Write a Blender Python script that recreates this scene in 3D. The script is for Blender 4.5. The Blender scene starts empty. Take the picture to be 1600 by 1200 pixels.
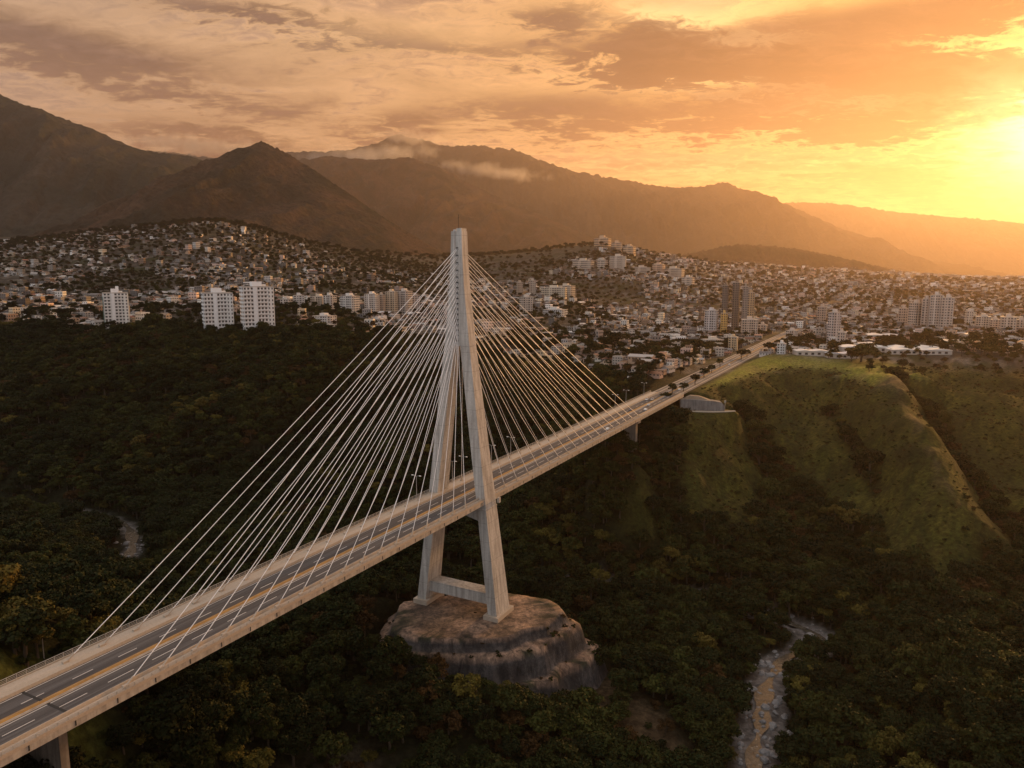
import bpy, math, random
import numpy as np
R = math.radians
rnd = random.Random(11)
rng = np.random.default_rng(11)
scene = bpy.context.scene
col = scene.collection

# ------------------------------------------------------------------ camera model (fitted to the photograph)
F, PITCH = 1152.07, 0.1441          # focal length in 1600-px units, downward tilt; the camera is the origin
CP, SP = math.cos(PITCH), math.sin(PITCH)
def ray(u, v):
    a = (600 - v) / F; x = (u - 800) / F
    return x, CP + a * SP, -SP + a * CP
def PZ(u, v, z):                    # where the sight line of a photo point meets height z
    x, y, dz = ray(u, v); t = z / dz
    return (t * x, t * y, z)
def PD(u, v, depth):                # the point of a sight line at a ground distance
    x, y, dz = ray(u, v); t = depth / y
    return (t * x, depth, t * dz)
def proj(x, y, z):
    cy = y * CP - z * SP; cz = y * SP + z * CP
    return 800 + F * x / cy, 600 - F * cz / cy, cy

# ------------------------------------------------------------------ object helpers
def tag(o, label=None, cat=None, group=None, kind=None):
    if label: o['label'] = label
    if cat: o['category'] = cat
    if group: o['group'] = group
    if kind: o['kind'] = kind
    return o
def empty(name, loc=(0, 0, 0), rz=0.0):
    o = bpy.data.objects.new(name, None); col.objects.link(o)
    o.empty_display_size = 0.5
    o.location = loc; o.rotation_euler = (0, 0, rz)
    return o
class MB:
    """collects faces and builds ONE mesh object"""
    def __init__(s): s.v = []; s.f = []; s.m = []; s.c = []
    def add(s, vs, fs, m=0, c=None):
        b = len(s.v); s.v.extend([tuple(p) for p in vs])
        for f in fs: s.f.append(tuple(b + i for i in f)); s.m.append(m); s.c.append(c)
    def box(s, x0, x1, y0, y1, z0, z1, m=0, c=None):
        s.add([(x0,y0,z0),(x1,y0,z0),(x1,y1,z0),(x0,y1,z0),(x0,y0,z1),(x1,y0,z1),(x1,y1,z1),(x0,y1,z1)],
              [(0,3,2,1),(4,5,6,7),(0,1,5,4),(1,2,6,5),(2,3,7,6),(3,0,4,7)], m, c)
    def loft(s, rings, m=0, cap=True, c=None):
        n = len(rings[0]); vs = [p for r in rings for p in r]; fs = []
        for k in range(len(rings) - 1):
            for i in range(n):
                j = (i + 1) % n
                fs.append((k*n+i, k*n+j, (k+1)*n+j, (k+1)*n+i))
        if cap:
            fs.append(tuple(reversed(range(n)))); fs.append(tuple((len(rings)-1)*n + i for i in range(n)))
        s.add(vs, fs, m, c)
    def tube(s, pts, rad, n=6, m=0, c=None):
        rings = []
        for k, p in enumerate(pts):
            p = np.array(p, float)
            a = np.array(pts[max(k-1, 0)], float); b = np.array(pts[min(k+1, len(pts)-1)], float)
            d = b - a; d /= max(np.linalg.norm(d), 1e-9)
            up = np.array([0, 0, 1.0]) if abs(d[2]) < .95 else np.array([1.0, 0, 0])
            e1 = np.cross(up, d); e1 /= np.linalg.norm(e1); e2 = np.cross(d, e1)
            r = rad[k] if hasattr(rad, '__len__') else rad
            rings.append([tuple(p + r * (math.cos(2*math.pi*i/n) * e1 + math.sin(2*math.pi*i/n) * e2)) for i in range(n)])
        s.loft(rings, m, True, c)
    def build(s, name, mats, parent=None, smooth=False):
        me = bpy.data.meshes.new(name)
        me.from_pydata(s.v, [], s.f)
        if not isinstance(mats, (list, tuple)): mats = [mats]
        for mt in mats: me.materials.append(mt)
        if len(mats) > 1: me.polygons.foreach_set('material_index', s.m)
        if any(c is not None for c in s.c):
            at = me.color_attributes.new('col', 'FLOAT_COLOR', 'CORNER')
            out = []
            for f, c in zip(s.f, s.c): out.extend(list(c if c is not None else (1, 1, 1)) [:3] + [1.0] for _ in f)
            at.data.foreach_set('color', np.array(out, np.float32).ravel())
        if smooth: me.polygons.foreach_set('use_smooth', [True] * len(s.f))
        me.update()
        o = bpy.data.objects.new(name, me); col.objects.link(o)
        if parent: o.parent = parent
        return o
def np_mesh(name, V, Q, mats, cols=None, mi=None, smooth=False, link=True):
    """fast mesh from numpy arrays: V (n,3), Q (m,4) quads, cols per vertex (n,3)"""
    me = bpy.data.meshes.new(name)
    V = np.asarray(V, np.float32); Q = np.asarray(Q, np.int32)
    me.vertices.add(len(V)); me.vertices.foreach_set('co', V.ravel())
    k = Q.shape[1]
    me.loops.add(Q.size); me.loops.foreach_set('vertex_index', Q.ravel())
    me.polygons.add(len(Q)); me.polygons.foreach_set('loop_start', np.arange(0, Q.size, k, dtype=np.int32))
    if not isinstance(mats, (list, tuple)): mats = [mats]
    for mt in mats: me.materials.append(mt)
    if mi is not None: me.polygons.foreach_set('material_index', np.asarray(mi, np.int32))
    me.update(calc_edges=True)
    if smooth: me.polygons.foreach_set('use_smooth', np.ones(len(Q), bool))
    if cols is not None:
        at = me.color_attributes.new('col', 'FLOAT_COLOR', 'POINT')
        at.data.foreach_set('color', np.concatenate([np.asarray(cols, np.float32), np.ones((len(V), 1), np.float32)], 1).ravel())
    o = bpy.data.objects.new(name, me)
    if link: col.objects.link(o)
    return o
def copy_tree(o, parent=None):
    c = o.copy(); col.objects.link(c)
    if parent: c.parent = parent
    for ch in KIDS.get(o.name, ()): copy_tree(ch, c)
    return c
KIDS = {}
def note_kids(root, kids): KIDS[root.name] = kids

# ------------------------------------------------------------------ numpy noise
def vnoise(x, y, seed=0):
    xi = np.floor(x); yi = np.floor(y); fx = x - xi; fy = y - yi
    fx = fx * fx * (3 - 2 * fx); fy = fy * fy * (3 - 2 * fy)
    def h(a, b):
        t = np.sin(a * 127.1 + b * 311.7 + seed * 74.7) * 43758.5453
        return t - np.floor(t)
    return (h(xi, yi) * (1 - fx) + h(xi + 1, yi) * fx) * (1 - fy) + (h(xi, yi + 1) * (1 - fx) + h(xi + 1, yi + 1) * fx) * fy
def fbm(x, y, octv=5, seed=0, gain=.5):
    s = np.zeros_like(np.asarray(x, float)); a = 1.0; n = 0
    for k in range(octv):
        s = s + a * vnoise(x * 2**k + 13.7 * k, y * 2**k - 7.3 * k, seed + k); n += a; a *= gain
    return s / n                                    # 0..1
def ridged(x, y, octv=4, seed=0):
    s = 0; a = 1.0; n = 0
    for k in range(octv):
        s = s + a * (1 - np.abs(2 * vnoise(x * 2**k, y * 2**k, seed + k) - 1)); n += a; a *= .5
    return s / n
def sstep(a, b, x):
    t = np.clip((x - a) / (b - a), 0, 1); return t * t * (3 - 2 * t)

# ------------------------------------------------------------------ materials
def nodes_of(name):
    m = bpy.data.materials.new(name); m.use_nodes = True
    nt = m.node_tree; b = nt.nodes['Principled BSDF']
    return m, nt, b
def ramp(nt, src, stops):
    r = nt.nodes.new('ShaderNodeValToRGB'); e = r.color_ramp.elements
    while len(e) < len(stops): e.new(0.5)
    for q, (p, c) in zip(e, stops):
        q.position = p; q.color = (*c, 1) if len(c) == 3 else c
    nt.links.new(src, r.inputs[0]); return r.outputs[0]
def noise_node(nt, vec, scale, detail=5, rough=.6, dist=0.0):
    n = nt.nodes.new('ShaderNodeTexNoise'); n.inputs['Scale'].default_value = scale
    n.inputs['Detail'].default_value = detail; n.inputs['Roughness'].default_value = rough
    n.inputs['Distortion'].default_value = dist
    if vec is not None: nt.links.new(vec, n.inputs['Vector'])
    return n.outputs[0]
def objvec(nt, sc=(1, 1, 1)):
    t = nt.nodes.new('ShaderNodeTexCoord'); mp = nt.nodes.new('ShaderNodeMapping')
    mp.inputs['Scale'].default_value = sc
    nt.links.new(t.outputs['Object'], mp.inputs['Vector']); return mp.outputs[0]
def mixc(nt, fac, a, b, mode='MIX'):
    m = nt.nodes.new('ShaderNodeMix'); m.data_type = 'RGBA'; m.blend_type = mode
    for sock, val in ((m.inputs[0], fac), (m.inputs[6], a), (m.inputs[7], b)):
        if hasattr(val, 'is_output'): nt.links.new(val, sock)
        elif isinstance(val, (int, float)): sock.default_value = val
        else: sock.default_value = (*val, 1)
    return m.outputs[2]
def bump(nt, b, h, strength=.4, dist=.1):
    n = nt.nodes.new('ShaderNodeBump'); n.inputs['Strength'].default_value = strength; n.inputs['Distance'].default_value = dist
    nt.links.new(h, n.inputs['Height']); nt.links.new(n.outputs[0], b.inputs['Normal'])
def attr_col(nt):
    a = nt.nodes.new('ShaderNodeVertexColor'); a.layer_name = 'col'; return a.outputs[0]
def obj_random(nt):
    return nt.nodes.new('ShaderNodeObjectInfo').outputs['Random']

def stony(name, c1, c2, scale=(.3, .3, .3), fine=2.0, rough=.85, bstr=.3, bdist=.1, streak=None, joints=0):
    m, nt, b = nodes_of(name)
    n1 = noise_node(nt, objvec(nt, scale), 1.0, 6, .65)
    base = mixc(nt, ramp(nt, n1, [(.3, (0,)*3), (.7, (1,)*3)]), c1, c2)
    n2 = noise_node(nt, objvec(nt), fine, 4, .6)
    base = mixc(nt, .35, base, ramp(nt, n2, [(.2, (.25,)*3), (.8, (1.0,)*3)]), 'MULTIPLY')
    if streak:
        n3 = noise_node(nt, objvec(nt, streak), 1.0, 4, .6)
        base = mixc(nt, .45, base, ramp(nt, n3, [(.40, (.28, .25, .23)), (.60, (1, 1, 1))]), 'MULTIPLY')
    if joints:
        sp = nt.nodes.new('ShaderNodeSeparateXYZ'); nt.links.new(objvec(nt), sp.inputs[0])
        mo = nt.nodes.new('ShaderNodeMath'); mo.operation = 'PINGPONG'; mo.inputs[1].default_value = joints
        nt.links.new(sp.outputs[2], mo.inputs[0])
        base = mixc(nt, 1.0, base, ramp(nt, mo.outputs[0], [(.0, (.45,)*3), (.10, (1,)*3)]), 'MULTIPLY')
    nt.links.new(base, b.inputs['Base Color']); b.inputs['Roughness'].default_value = rough
    b.inputs['Specular IOR Level'].default_value = .3
    bump(nt, b, n2, bstr, bdist)
    return m
def plain(name, c, rough=.6, metal=0.0, var=.25, fine=3.0):
    m, nt, b = nodes_of(name)
    n = noise_node(nt, objvec(nt), fine, 4)
    lo = tuple(max(0, x * (1 - var)) for x in c); hi = tuple(min(1, x * (1 + var)) for x in c)
    nt.links.new(mixc(nt, n, lo, hi), b.inputs['Base Color'])
    b.inputs['Roughness'].default_value = rough; b.inputs['Metallic'].default_value = metal
    return m
def tinted(name, rough=.8, var=.3, fine=.8, metal=0.0, objvar=.0, stain=True):
    """colour from the mesh's own colour attribute, weathered by noise; optional per-object variation"""
    m, nt, b = nodes_of(name)
    n = noise_node(nt, objvec(nt), fine, 5, .65)
    c = mixc(nt, var, attr_col(nt), ramp(nt, n, [(.25, (.35, .33, .31)), (.7, (1.1, 1.1, 1.1))]), 'MULTIPLY')
    if objvar:
        c = mixc(nt, objvar, c, ramp(nt, obj_random(nt), [(0, (.30, .28, .27)), (.35, (.8, .62, .5)), (.6, (.75, .75, .78)), (.8, (1, .9, .72)), (1, (1, 1, 1))]), 'MULTIPLY')
    nt.links.new(c, b.inputs['Base Color']); b.inputs['Roughness'].default_value = rough; b.inputs['Metallic'].default_value = metal
    return m
def leafmat(name, c_lo, c_hi, rough=.75):
    m, nt, b = nodes_of(name)
    f = mixc(nt, .5, attr_col(nt), obj_random(nt))
    c = mixc(nt, f, c_lo, c_hi)
    n = noise_node(nt, objvec(nt), 1.5, 3)
    c = mixc(nt, .4, c, ramp(nt, n, [(.3, (.45,)*3), (.7, (1.2,)*3)]), 'MULTIPLY')
    nt.links.new(c, b.inputs['Base Color']); b.inputs['Roughness'].default_value = rough
    b.inputs['Specular IOR Level'].default_value = .12
    return m

M = {}
M['concrete'] = stony('pylon_concrete', (.54, .52, .48), (.66, .64, .60), (.10, .10, .05), 1.2, bstr=.5, streak=(.75, .75, .045), joints=4.0)
M['deck_concrete'] = stony('deck_concrete', (.45, .41, .35), (.60, .55, .48), (.05, .3, .3), 1.5, streak=(.5, .5, .08))
M['walk'] = stony('walkway_concrete', (.46, .39, .31), (.56, .48, .39), (.04, .3, .3), 2.0)
M['asphalt'] = stony('asphalt', (.085, .083, .086), (.15, .145, .145), (.012, .55, .3), 3.0, rough=.8, bstr=.1, bdist=.02, streak=(.02, 1.1, 1))
M['road'] = stony('highway_asphalt', (.12, .11, .10), (.20, .18, .165), (.02, .02, .02), 1.0, bstr=.1, bdist=.02)
M['white'] = plain('road_paint_white', (.62, .60, .57), .7, var=.35, fine=.6)
M['yellow'] = plain('median_yellow', (.34, .18, .04), .75, var=.6, fine=.35)
M['steel'] = plain('galvanised_rail', (.42, .40, .37), .5, .3)
M['cable'] = plain('cable_sheath', (.84, .83, .82), .45, var=.05)
M['dark'] = plain('dark_recess', (.02, .02, .02), .8)
M['lampmetal'] = plain('lamp_metal', (.45, .44, .43), .4, .4)
M['lampglass'] = plain('lamp_glass', (.8, .8, .78), .2)
M['shotcrete'] = None
M['earth'] = stony('bare_earth', (.22, .17, .12), (.30, .24, .18), (.1, .1, .1), 1.0)
M['rock'] = stony('river_rock', (.20, .19, .185), (.36, .34, .33), (.4, .4, .4), 2.0, bstr=.6, bdist=.3)
M['wall'] = tinted('house_wall', .85, .35, .5, objvar=.55)
M['roof'] = tinted('house_roof', .75, .45, .7, objvar=.45)
M['cwall'] = tinted('city_wall', .85, .3, .2)
M['croof'] = tinted('city_roof', .75, .45, .3)
M['glass'] = plain('window_glass', (.035, .04, .045), .2)
M['twall'] = tinted('tower_render', .8, .12, .15)
M['bark'] = stony('bark', (.06, .045, .03), (.11, .085, .06), (1, 1, .3), 3.0)
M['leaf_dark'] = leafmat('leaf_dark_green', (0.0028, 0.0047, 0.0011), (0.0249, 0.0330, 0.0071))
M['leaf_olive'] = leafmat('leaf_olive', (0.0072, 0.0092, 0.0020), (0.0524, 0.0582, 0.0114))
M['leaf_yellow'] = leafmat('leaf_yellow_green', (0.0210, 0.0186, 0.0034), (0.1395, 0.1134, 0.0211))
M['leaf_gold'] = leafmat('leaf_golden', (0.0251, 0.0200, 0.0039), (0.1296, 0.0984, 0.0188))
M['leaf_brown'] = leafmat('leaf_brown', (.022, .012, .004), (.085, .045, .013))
SKYK, HAZE, EXPO = .0025, 4.0e-5, 0.42
# ------------------------------------------------------------------ bridge frame
X0, Y0, TH = -21.81, 310.33, 0.4848
DV = (math.sin(TH), math.cos(TH)); NV = (math.cos(TH), -math.sin(TH))
ZROAD, ZFOOT, ZTOP = -93.2, -143.1, 18.7
def BW(t, s):                                        # bridge frame -> world plan
    return X0 + DV[0]*t + NV[0]*s, Y0 + DV[1]*t + NV[1]*s
def to_bridge(x, y):
    dx = x - X0; dy = y - Y0
    return dx*DV[0] + dy*DV[1], dx*NV[0] + dy*NV[1]

# ------------------------------------------------------------------ terrain heights
RIV = np.array([PZ(-420, 780, -178)[:2], PZ(-150, 785, -178)[:2], PZ(0, 788, -178)[:2], PZ(140, 803, -178)[:2], PZ(196, 820, -178)[:2], PZ(207, 850, -178)[:2],
                PZ(200, 885, -178)[:2], PZ(260, 915, -178)[:2], PZ(400, 918, -178)[:2], PZ(560, 912, -178)[:2], PZ(640, 905, -178)[:2], (40, 418), (110, 392),
                PZ(1275, 992, -178)[:2], PZ(1225, 1030, -178)[:2], PZ(1195, 1080, -178)[:2], PZ(1190, 1130, -178)[:2], PZ(1178, 1195, -178)[:2], (80, 205), (60, 120), (30, 0), (20, -160)])
def smooth_line(P, n=8):
    out = []
    for i in range(len(P) - 1):
        p0 = P[max(i-1, 0)]; p1 = P[i]; p2 = P[i+1]; p3 = P[min(i+2, len(P)-1)]
        for k in range(n):
            t = k / n
            out.append(.5*((2*p1)+(-p0+p2)*t+(2*p0-5*p1+4*p2-p3)*t*t+(-p0+3*p1-3*p2+p3)*t**3))
    out.append(P[-1]); return np.array(out)
RIVS = smooth_line(RIV, 8)
def river_dist(x, y):
    d = np.full(np.shape(x), 1e9)
    for a, b in zip(RIVS[:-1], RIVS[1:]):
        ab = b - a; L = ab @ ab + 1e-9
        t = np.clip(((x - a[0]) * ab[0] + (y - a[1]) * ab[1]) / L, 0, 1)
        d = np.minimum(d, (x - a[0] - t*ab[0])**2 + (y - a[1] - t*ab[1])**2)
    return np.sqrt(d)
ctrl = []
def cz(u, v, z): ctrl.append(PZ(u, v, z))
def cd(u, v, d): ctrl.append(PD(u, v, d))
for p in RIV[:-1:1]: ctrl.append((p[0], p[1], -177))
for a in ((300,1150,-143),(150,1190,-128),(60,1195,-118),(550,1190,-164),(450,1010,-168),(750,1190,-170),(900,1190,-172),(1030,1190,-175),(1000,1080,-173),
          (1350,1100,-172),(1500,1190,-164),(1590,1100,-160),(1500,1000,-164),(1400,1010,-170),(1300,950,-174),
          (1200,950,-174),(1100,890,-172),(1000,860,-168),(900,840,-166),
          (1100,655,-110),(1100,690,-122),(1095,740,-138),(1090,800,-154),(1090,860,-168),
          (1015,690,-126),(1000,780,-152),(940,720,-138),(900,780,-154),(850,810,-163),
          (1190,650,-118),(1215,720,-142),(1240,800,-158),(1280,880,-169),(1330,925,-174),
          (1250,600,-107),(1280,680,-134),(1300,760,-152),(1350,840,-165),(1160,585,-92),(1200,570,-90),(1260,566,-90),(1320,568,-90),(1365,576,-92),
          (1400,620,-101),(1432,690,-117),(1470,770,-135),(1500,830,-148),(1530,900,-162),
          (1440,640,-118),(1480,700,-135),(1532,780,-153),(1580,850,-163),
          (1430,562,-90),(1520,560,-89),(1620,558,-89),(1780,555,-89),(2100,550,-88),(1560,640,-115),(1600,700,-134),(1620,780,-152),(1760,650,-120),(1800,760,-150),(1750,900,-166),(1750,1050,-160),(1900,1150,-150),
          (650,540,-86),(760,548,-88),(850,560,-90),(930,572,-91),(985,600,-92),(920,622,-112),(880,690,-136),(820,740,-152),
          (0,850,-164),(100,890,-162),(0,950,-140),(120,965,-138),(230,955,-155),(40,1015,-104),(110,1000,-108),(350,930,-166),(0,1055,-97),(-200,1000,-106),(-200,900,-145),
          (1050,560,-91),(1000,500,-86),(1150,500,-86),(1150,560,-91),(1300,510,-88),(1300,555,-90),(1450,500,-86),(1600,520,-88),(1900,500,-88)): cz(*a)
for a in ((-150,512,880),(0,516,860),(150,522,850),(250,514,860),(340,527,845),(450,522,840),(560,522,860),
          (-100,620,730),(100,620,710),(300,620,700),(500,620,700),(650,640,680),(760,640,650),(-100,740,600),(50,740,590),(300,740,590),(500,750,570),(700,770,520),
          (300,845,500),(450,875,465),(0,470,1200),(200,470,1200),(-200,460,1200),(-150,400,2000),(50,400,1900),(150,370,2300),(250,358,2450),(330,348,2450),(450,396,2050),(550,420,1950),(650,442,1800),(450,460,1350),(600,478,1250),
          (700,432,2300),(800,440,2000),(900,428,2200),(900,478,1400),(960,390,2700),(1030,412,2700),(1100,430,2800),(1150,442,2900),(1200,432,3600),(1200,418,5000),(1350,446,3000),(1350,437,4000),(1350,425,6000),(1500,449,3200),(1500,434,6500),(1600,455,3000),(1620,437,7000)): cd(*a)
ctrl += [(78, 500, -120), (60, 495, -124), (96, 506, -116), (84, 470, -128), (112, 545, -103), (0, 60, -176), (150, 90, -160), (-70, 80, -122), (-160, 40, -96), (-190, 130, -97), (-260, 200, -104), (0, -120, -165), (-200, -100, -95), (200, -100, -140),
         (-16, 308, -168), (20, 272, -173), (-48, 276, -158), (-66, 318, -151), (-25, 348, -168), (32, 312, -174), (-22, 256, -158), (2, 257, -163),
         (1500, 2400, -72), (4000, 4500, -20), (9000, 9000, 0), (11000, 22000, 0), (0, 22000, 0), (-9000, 20000, -40), (-6000, 5000, 200), (-2500, 2600, 160), (-9000, 500, 100), (7000, 200, -90), (18000, 18000, -80), (-1500, 900, -40), (1500, 900, -88), (1200, 300, -110), (-800, 300, -120)]
ctrl = np.array(ctrl)
RW = 200.0
def warp(x, y):
    r = np.hypot(x, y) + 1e-6; k = np.arcsinh(r / RW) / r
    return x * k, y * k
def unwarp(a, b):
    w = np.hypot(a, b) + 1e-9; k = RW * np.sinh(w) / w
    return a * k, b * k
def tps_fit(P, Z, lam=2e-4):
    d2 = ((P[:, None] - P[None])**2).sum(-1); K = .5 * d2 * np.log(d2 + 1e-12) + lam * np.eye(len(P))
    n = len(P); A = np.zeros((n+3, n+3)); A[:n, :n] = K; A[:n, n] = 1; A[:n, n+1:] = P; A[n, :n] = 1; A[n+1:, :n] = P.T
    return np.linalg.solve(A, np.concatenate([Z, np.zeros(3)]))
CW = np.stack(warp(ctrl[:, 0], ctrl[:, 1]), 1)
TW = tps_fit(CW, ctrl[:, 2])
def base_height(x, y):
    x = np.asarray(x, float); y = np.asarray(y, float); sh = x.shape
    a, b = warp(x.ravel(), y.ravel()); out = np.empty(len(a))
    for k in range(0, len(a), 40000):
        q = np.stack([a[k:k+40000], b[k:k+40000]], 1)
        d2 = ((q[:, None] - CW[None])**2).sum(-1)
        out[k:k+40000] = (.5 * d2 * np.log(d2 + 1e-12)) @ TW[:-3] + TW[-3] + q @ TW[-2:]
    return out.reshape(sh)
# highway corridor: straight on from the bridge, along the mesa and into the town
ROADZ = -92.6
def H(x, y):
    x = np.asarray(x, float); y = np.asarray(y, float)
    h = base_height(x, y); r = np.hypot(x, y)
    slope = sstep(-93, -104, h) * sstep(-177, -160, h) * sstep(1150, 950, r)
    g = np.where(x < 90, ridged((x*.80 - y*.60) / 84, (x*.60 + y*.80) / 270, 4, 3), ridged((x*.80 + y*.60) / 70, (-x*.60 + y*.80) / 200, 4, 3)) - .55
    h = h + slope * ((24 + 22 * sstep(160, 0, x) * sstep(420, 520, y)) * g + 10 * (fbm(x/35, y/35, 4, 8) - .5))
    far = sstep(700, 1800, r) * sstep(60, 0, np.abs(h + 60) * 0)
    h = h + far * 30 * (fbm(x/420, y/420, 4, 21) - .5) * sstep(-84, -20, h) + .8 * (fbm(x/9, y/9, 3, 5) - .5) * sstep(1200, 500, r)
    nb = (r < 900) & (x > 60)
    if nb.any():
        xa, ya = x[nb], y[nb]; dl = np.zeros(xa.shape); wob = 22 * (fbm(xa/34, ya/34, 4, 77) - .5)
        for pts, amp, w in SPINES:
            d = line_dist(xa, ya, pts) + wob
            dl += amp * np.clip(1 - np.abs(d) / w, 0, 1) ** 1.25
        low = sstep(-176, -160, h[nb]) * sstep(-90.5, -95, h[nb])
        h[nb] = h[nb] + dl * low
    # river bed
    near = (r < 760)
    if near.any():
        rd = np.full(h.shape, 1e9); rd[near] = river_dist(x[near], y[near])
        w = sstep(22, 6, rd)
        h = h * (1 - w) + w * (-179.2 + 2.2 * (fbm(x/6, y/6, 3, 31) - .35))
        h = np.where(rd > 22, np.maximum(h, -177.5), h)
    # road platform on the mesa; the ground stays under the deck over the gorge
    t, s = to_bridge(x, y)
    plat = sstep(285, 312, t) * sstep(1290, 1180, t) * sstep(34, 15, np.abs(s - .2))
    h = h * (1 - plat) + plat * (ROADZ - .6)
    plat = sstep(-225, -245, t) * sstep(30, 15, np.abs(s))
    h = h * (1 - plat) + plat * (ZROAD - 1.0)
    under = sstep(300, 280, t) * sstep(-235, -215, t) * sstep(26, 16, np.abs(s))
    cap = -99.5 + 3.5 * sstep(-190, -215, t) * 0
    h = np.where(under > 0, np.minimum(h, h * (1 - under) + under * np.minimum(h, cap)), h)
    # seat of the concrete terraces
    e = np.hypot((x + 16) / 44, (y - 304) / 33)
    we = sstep(1.12, .95, e); h = np.where(we > 0, np.minimum(h, h * (1 - we) - 172 * we), h)
    # bunker shelf
    bx, by = BUNK[0], BUNK[1]
    e = np.hypot((x - bx) / 27, (y - by) / 15); w = sstep(1.35, 1.0, e)
    return h * (1 - w) + w * (-104.2)
BUNK = (150.0, 572.0)
def line_dist(x, y, pts):
    d = np.full(np.shape(x), 1e9)
    for a, b in zip(pts[:-1], pts[1:]):
        a = np.array(a[:2]); b = np.array(b[:2]); ab = b - a
        t = np.clip(((x-a[0])*ab[0] + (y-a[1])*ab[1]) / (ab @ ab + 1e-9), 0, 1)
        d = np.minimum(d, np.hypot(x-a[0]-t*ab[0], y-a[1]-t*ab[1]))
    return d
GUL1 = [PZ(1165, 640, -112), PZ(1195, 690, -132), PZ(1225, 770, -154), PZ(1290, 890, -170)]
GUL2 = [PZ(1392, 590, -98), PZ(1440, 640, -118), PZ(1480, 700, -135), PZ(1532, 780, -153), PZ(1580, 850, -166)]
GUL3 = [PZ(1290, 640, -122), PZ(1330, 720, -142), PZ(1370, 800, -158)]
GUL4 = [PZ(1220, 625, -112), PZ(1255, 700, -138), PZ(1290, 790, -156)]
GUL5 = [PZ(1035, 680, -118), PZ(1040, 760, -146), PZ(1045, 850, -168)]
SPN1 = [PZ(1372, 580, -94), PZ(1400, 620, -103), PZ(1432, 690, -119), PZ(1470, 770, -138), PZ(1505, 850, -155)]
SPN2 = [PZ(1105, 660, -110), PZ(1100, 700, -124), PZ(1095, 760, -142), PZ(1090, 850, -164)]
SPN3 = [PZ(1440, 600, -102), PZ(1500, 690, -128), PZ(1570, 790, -150)]
SPINES = [(GUL1, -17, 34), (GUL2, -13, 24), (GUL3, -9, 22), (GUL4, -8, 20), (GUL5, -9, 22), (SPN1, 9, 42), (SPN2, 9, 34), (SPN3, 7, 26)]
def raycast(u, v, d0=90, d1=9000):
    ds = np.geomspace(d0, d1, 900); x, y, dz = ray(u, v)
    xs = ds / y * x; zs = ds / y * dz
    hs = H(xs, ds); k = np.argmax(hs > zs)
    if hs[k] <= zs[k]: return None
    return float(xs[k]), float(ds[k]), float(hs[k])

# ------------------------------------------------------------------ terrain mesh (one sheet to the horizon)
STEP = .0115
ga = np.arange(-5.45, 5.45, STEP); gb = np.arange(-.62, 5.5, STEP)
A, B = np.meshgrid(ga, gb)
keep = (np.abs(A) < B * 1.02 + .95) & (np.hypot(A, B) < 5.3)                # only the wedge a camera here (or a few steps aside) can see
GX, GY = unwarp(A, B)
GZ = np.full(A.shape, -100.0); GZ[keep] = H(GX[keep], GY[keep])
ny, nx = A.shape
idx = np.arange(nx*ny).reshape(ny, nx)
kq = keep[:-1, :-1] & keep[1:, :-1] & keep[:-1, 1:] & keep[1:, 1:]
Q = np.stack([idx[:-1, :-1][kq], idx[:-1, 1:][kq], idx[1:, 1:][kq], idx[1:, :-1][kq]], 1)
used = np.unique(Q); remap = np.full(nx*ny, -1); remap[used] = np.arange(len(used))
V = np.stack([GX.ravel()[used], GY.ravel()[used], GZ.ravel()[used]], 1); Q = remap[Q]
def seg_mask(x, y, pts, w):
    d = np.full(x.shape, 1e9)
    for a, b in zip(pts[:-1], pts[1:]):
        a = np.array(a[:2]); b = np.array(b[:2]); ab = b - a
        t = np.clip(((x-a[0])*ab[0] + (y-a[1])*ab[1]) / (ab @ ab + 1e-9), 0, 1)
        d = np.minimum(d, np.hypot(x-a[0]-t*ab[0], y-a[1]-t*ab[1]))
    return sstep(w, w*.35, d)
CREST = [PZ(1372, 577, -91), PZ(1400, 620, -101), PZ(1432, 690, -117), PZ(1470, 770, -135), PZ(1490, 810, -143)]
MOUNDR = [PZ(930, 1060, -172), PZ(1000, 1120, -173), PZ(1050, 1190, -174)]
def grass_amount(x, y, z):
    """1 where the gorge sides are open grass (spur under the bunker, bowl, ridge), 0 in the woods"""
    u, v, d = proj(x, y, z); t, s = to_bridge(x, y)
    g = sstep(8, 40, s) * sstep(90, 170, t) * sstep(-166, -148, z) * sstep(1000, 900, np.hypot(x, y))
    g = g * (1 - .6 * sstep(.56, .66, fbm(x/40, y/40, 4, 51)) * sstep(-128, -145, z))
    for G, w in ((GUL1, 17), (GUL2, 10), (GUL3, 4), (GUL5, 16)): g = g * (1 - .95 * sstep(w, w*.4, line_dist(x, y, G) + 13*(fbm(x/20, y/20, 4, 52) - .5)))
    right = sstep(400, 470, x - (y - 500) * .35)
    return np.clip(g * (1 - .6 * right), 0, 1)
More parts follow.
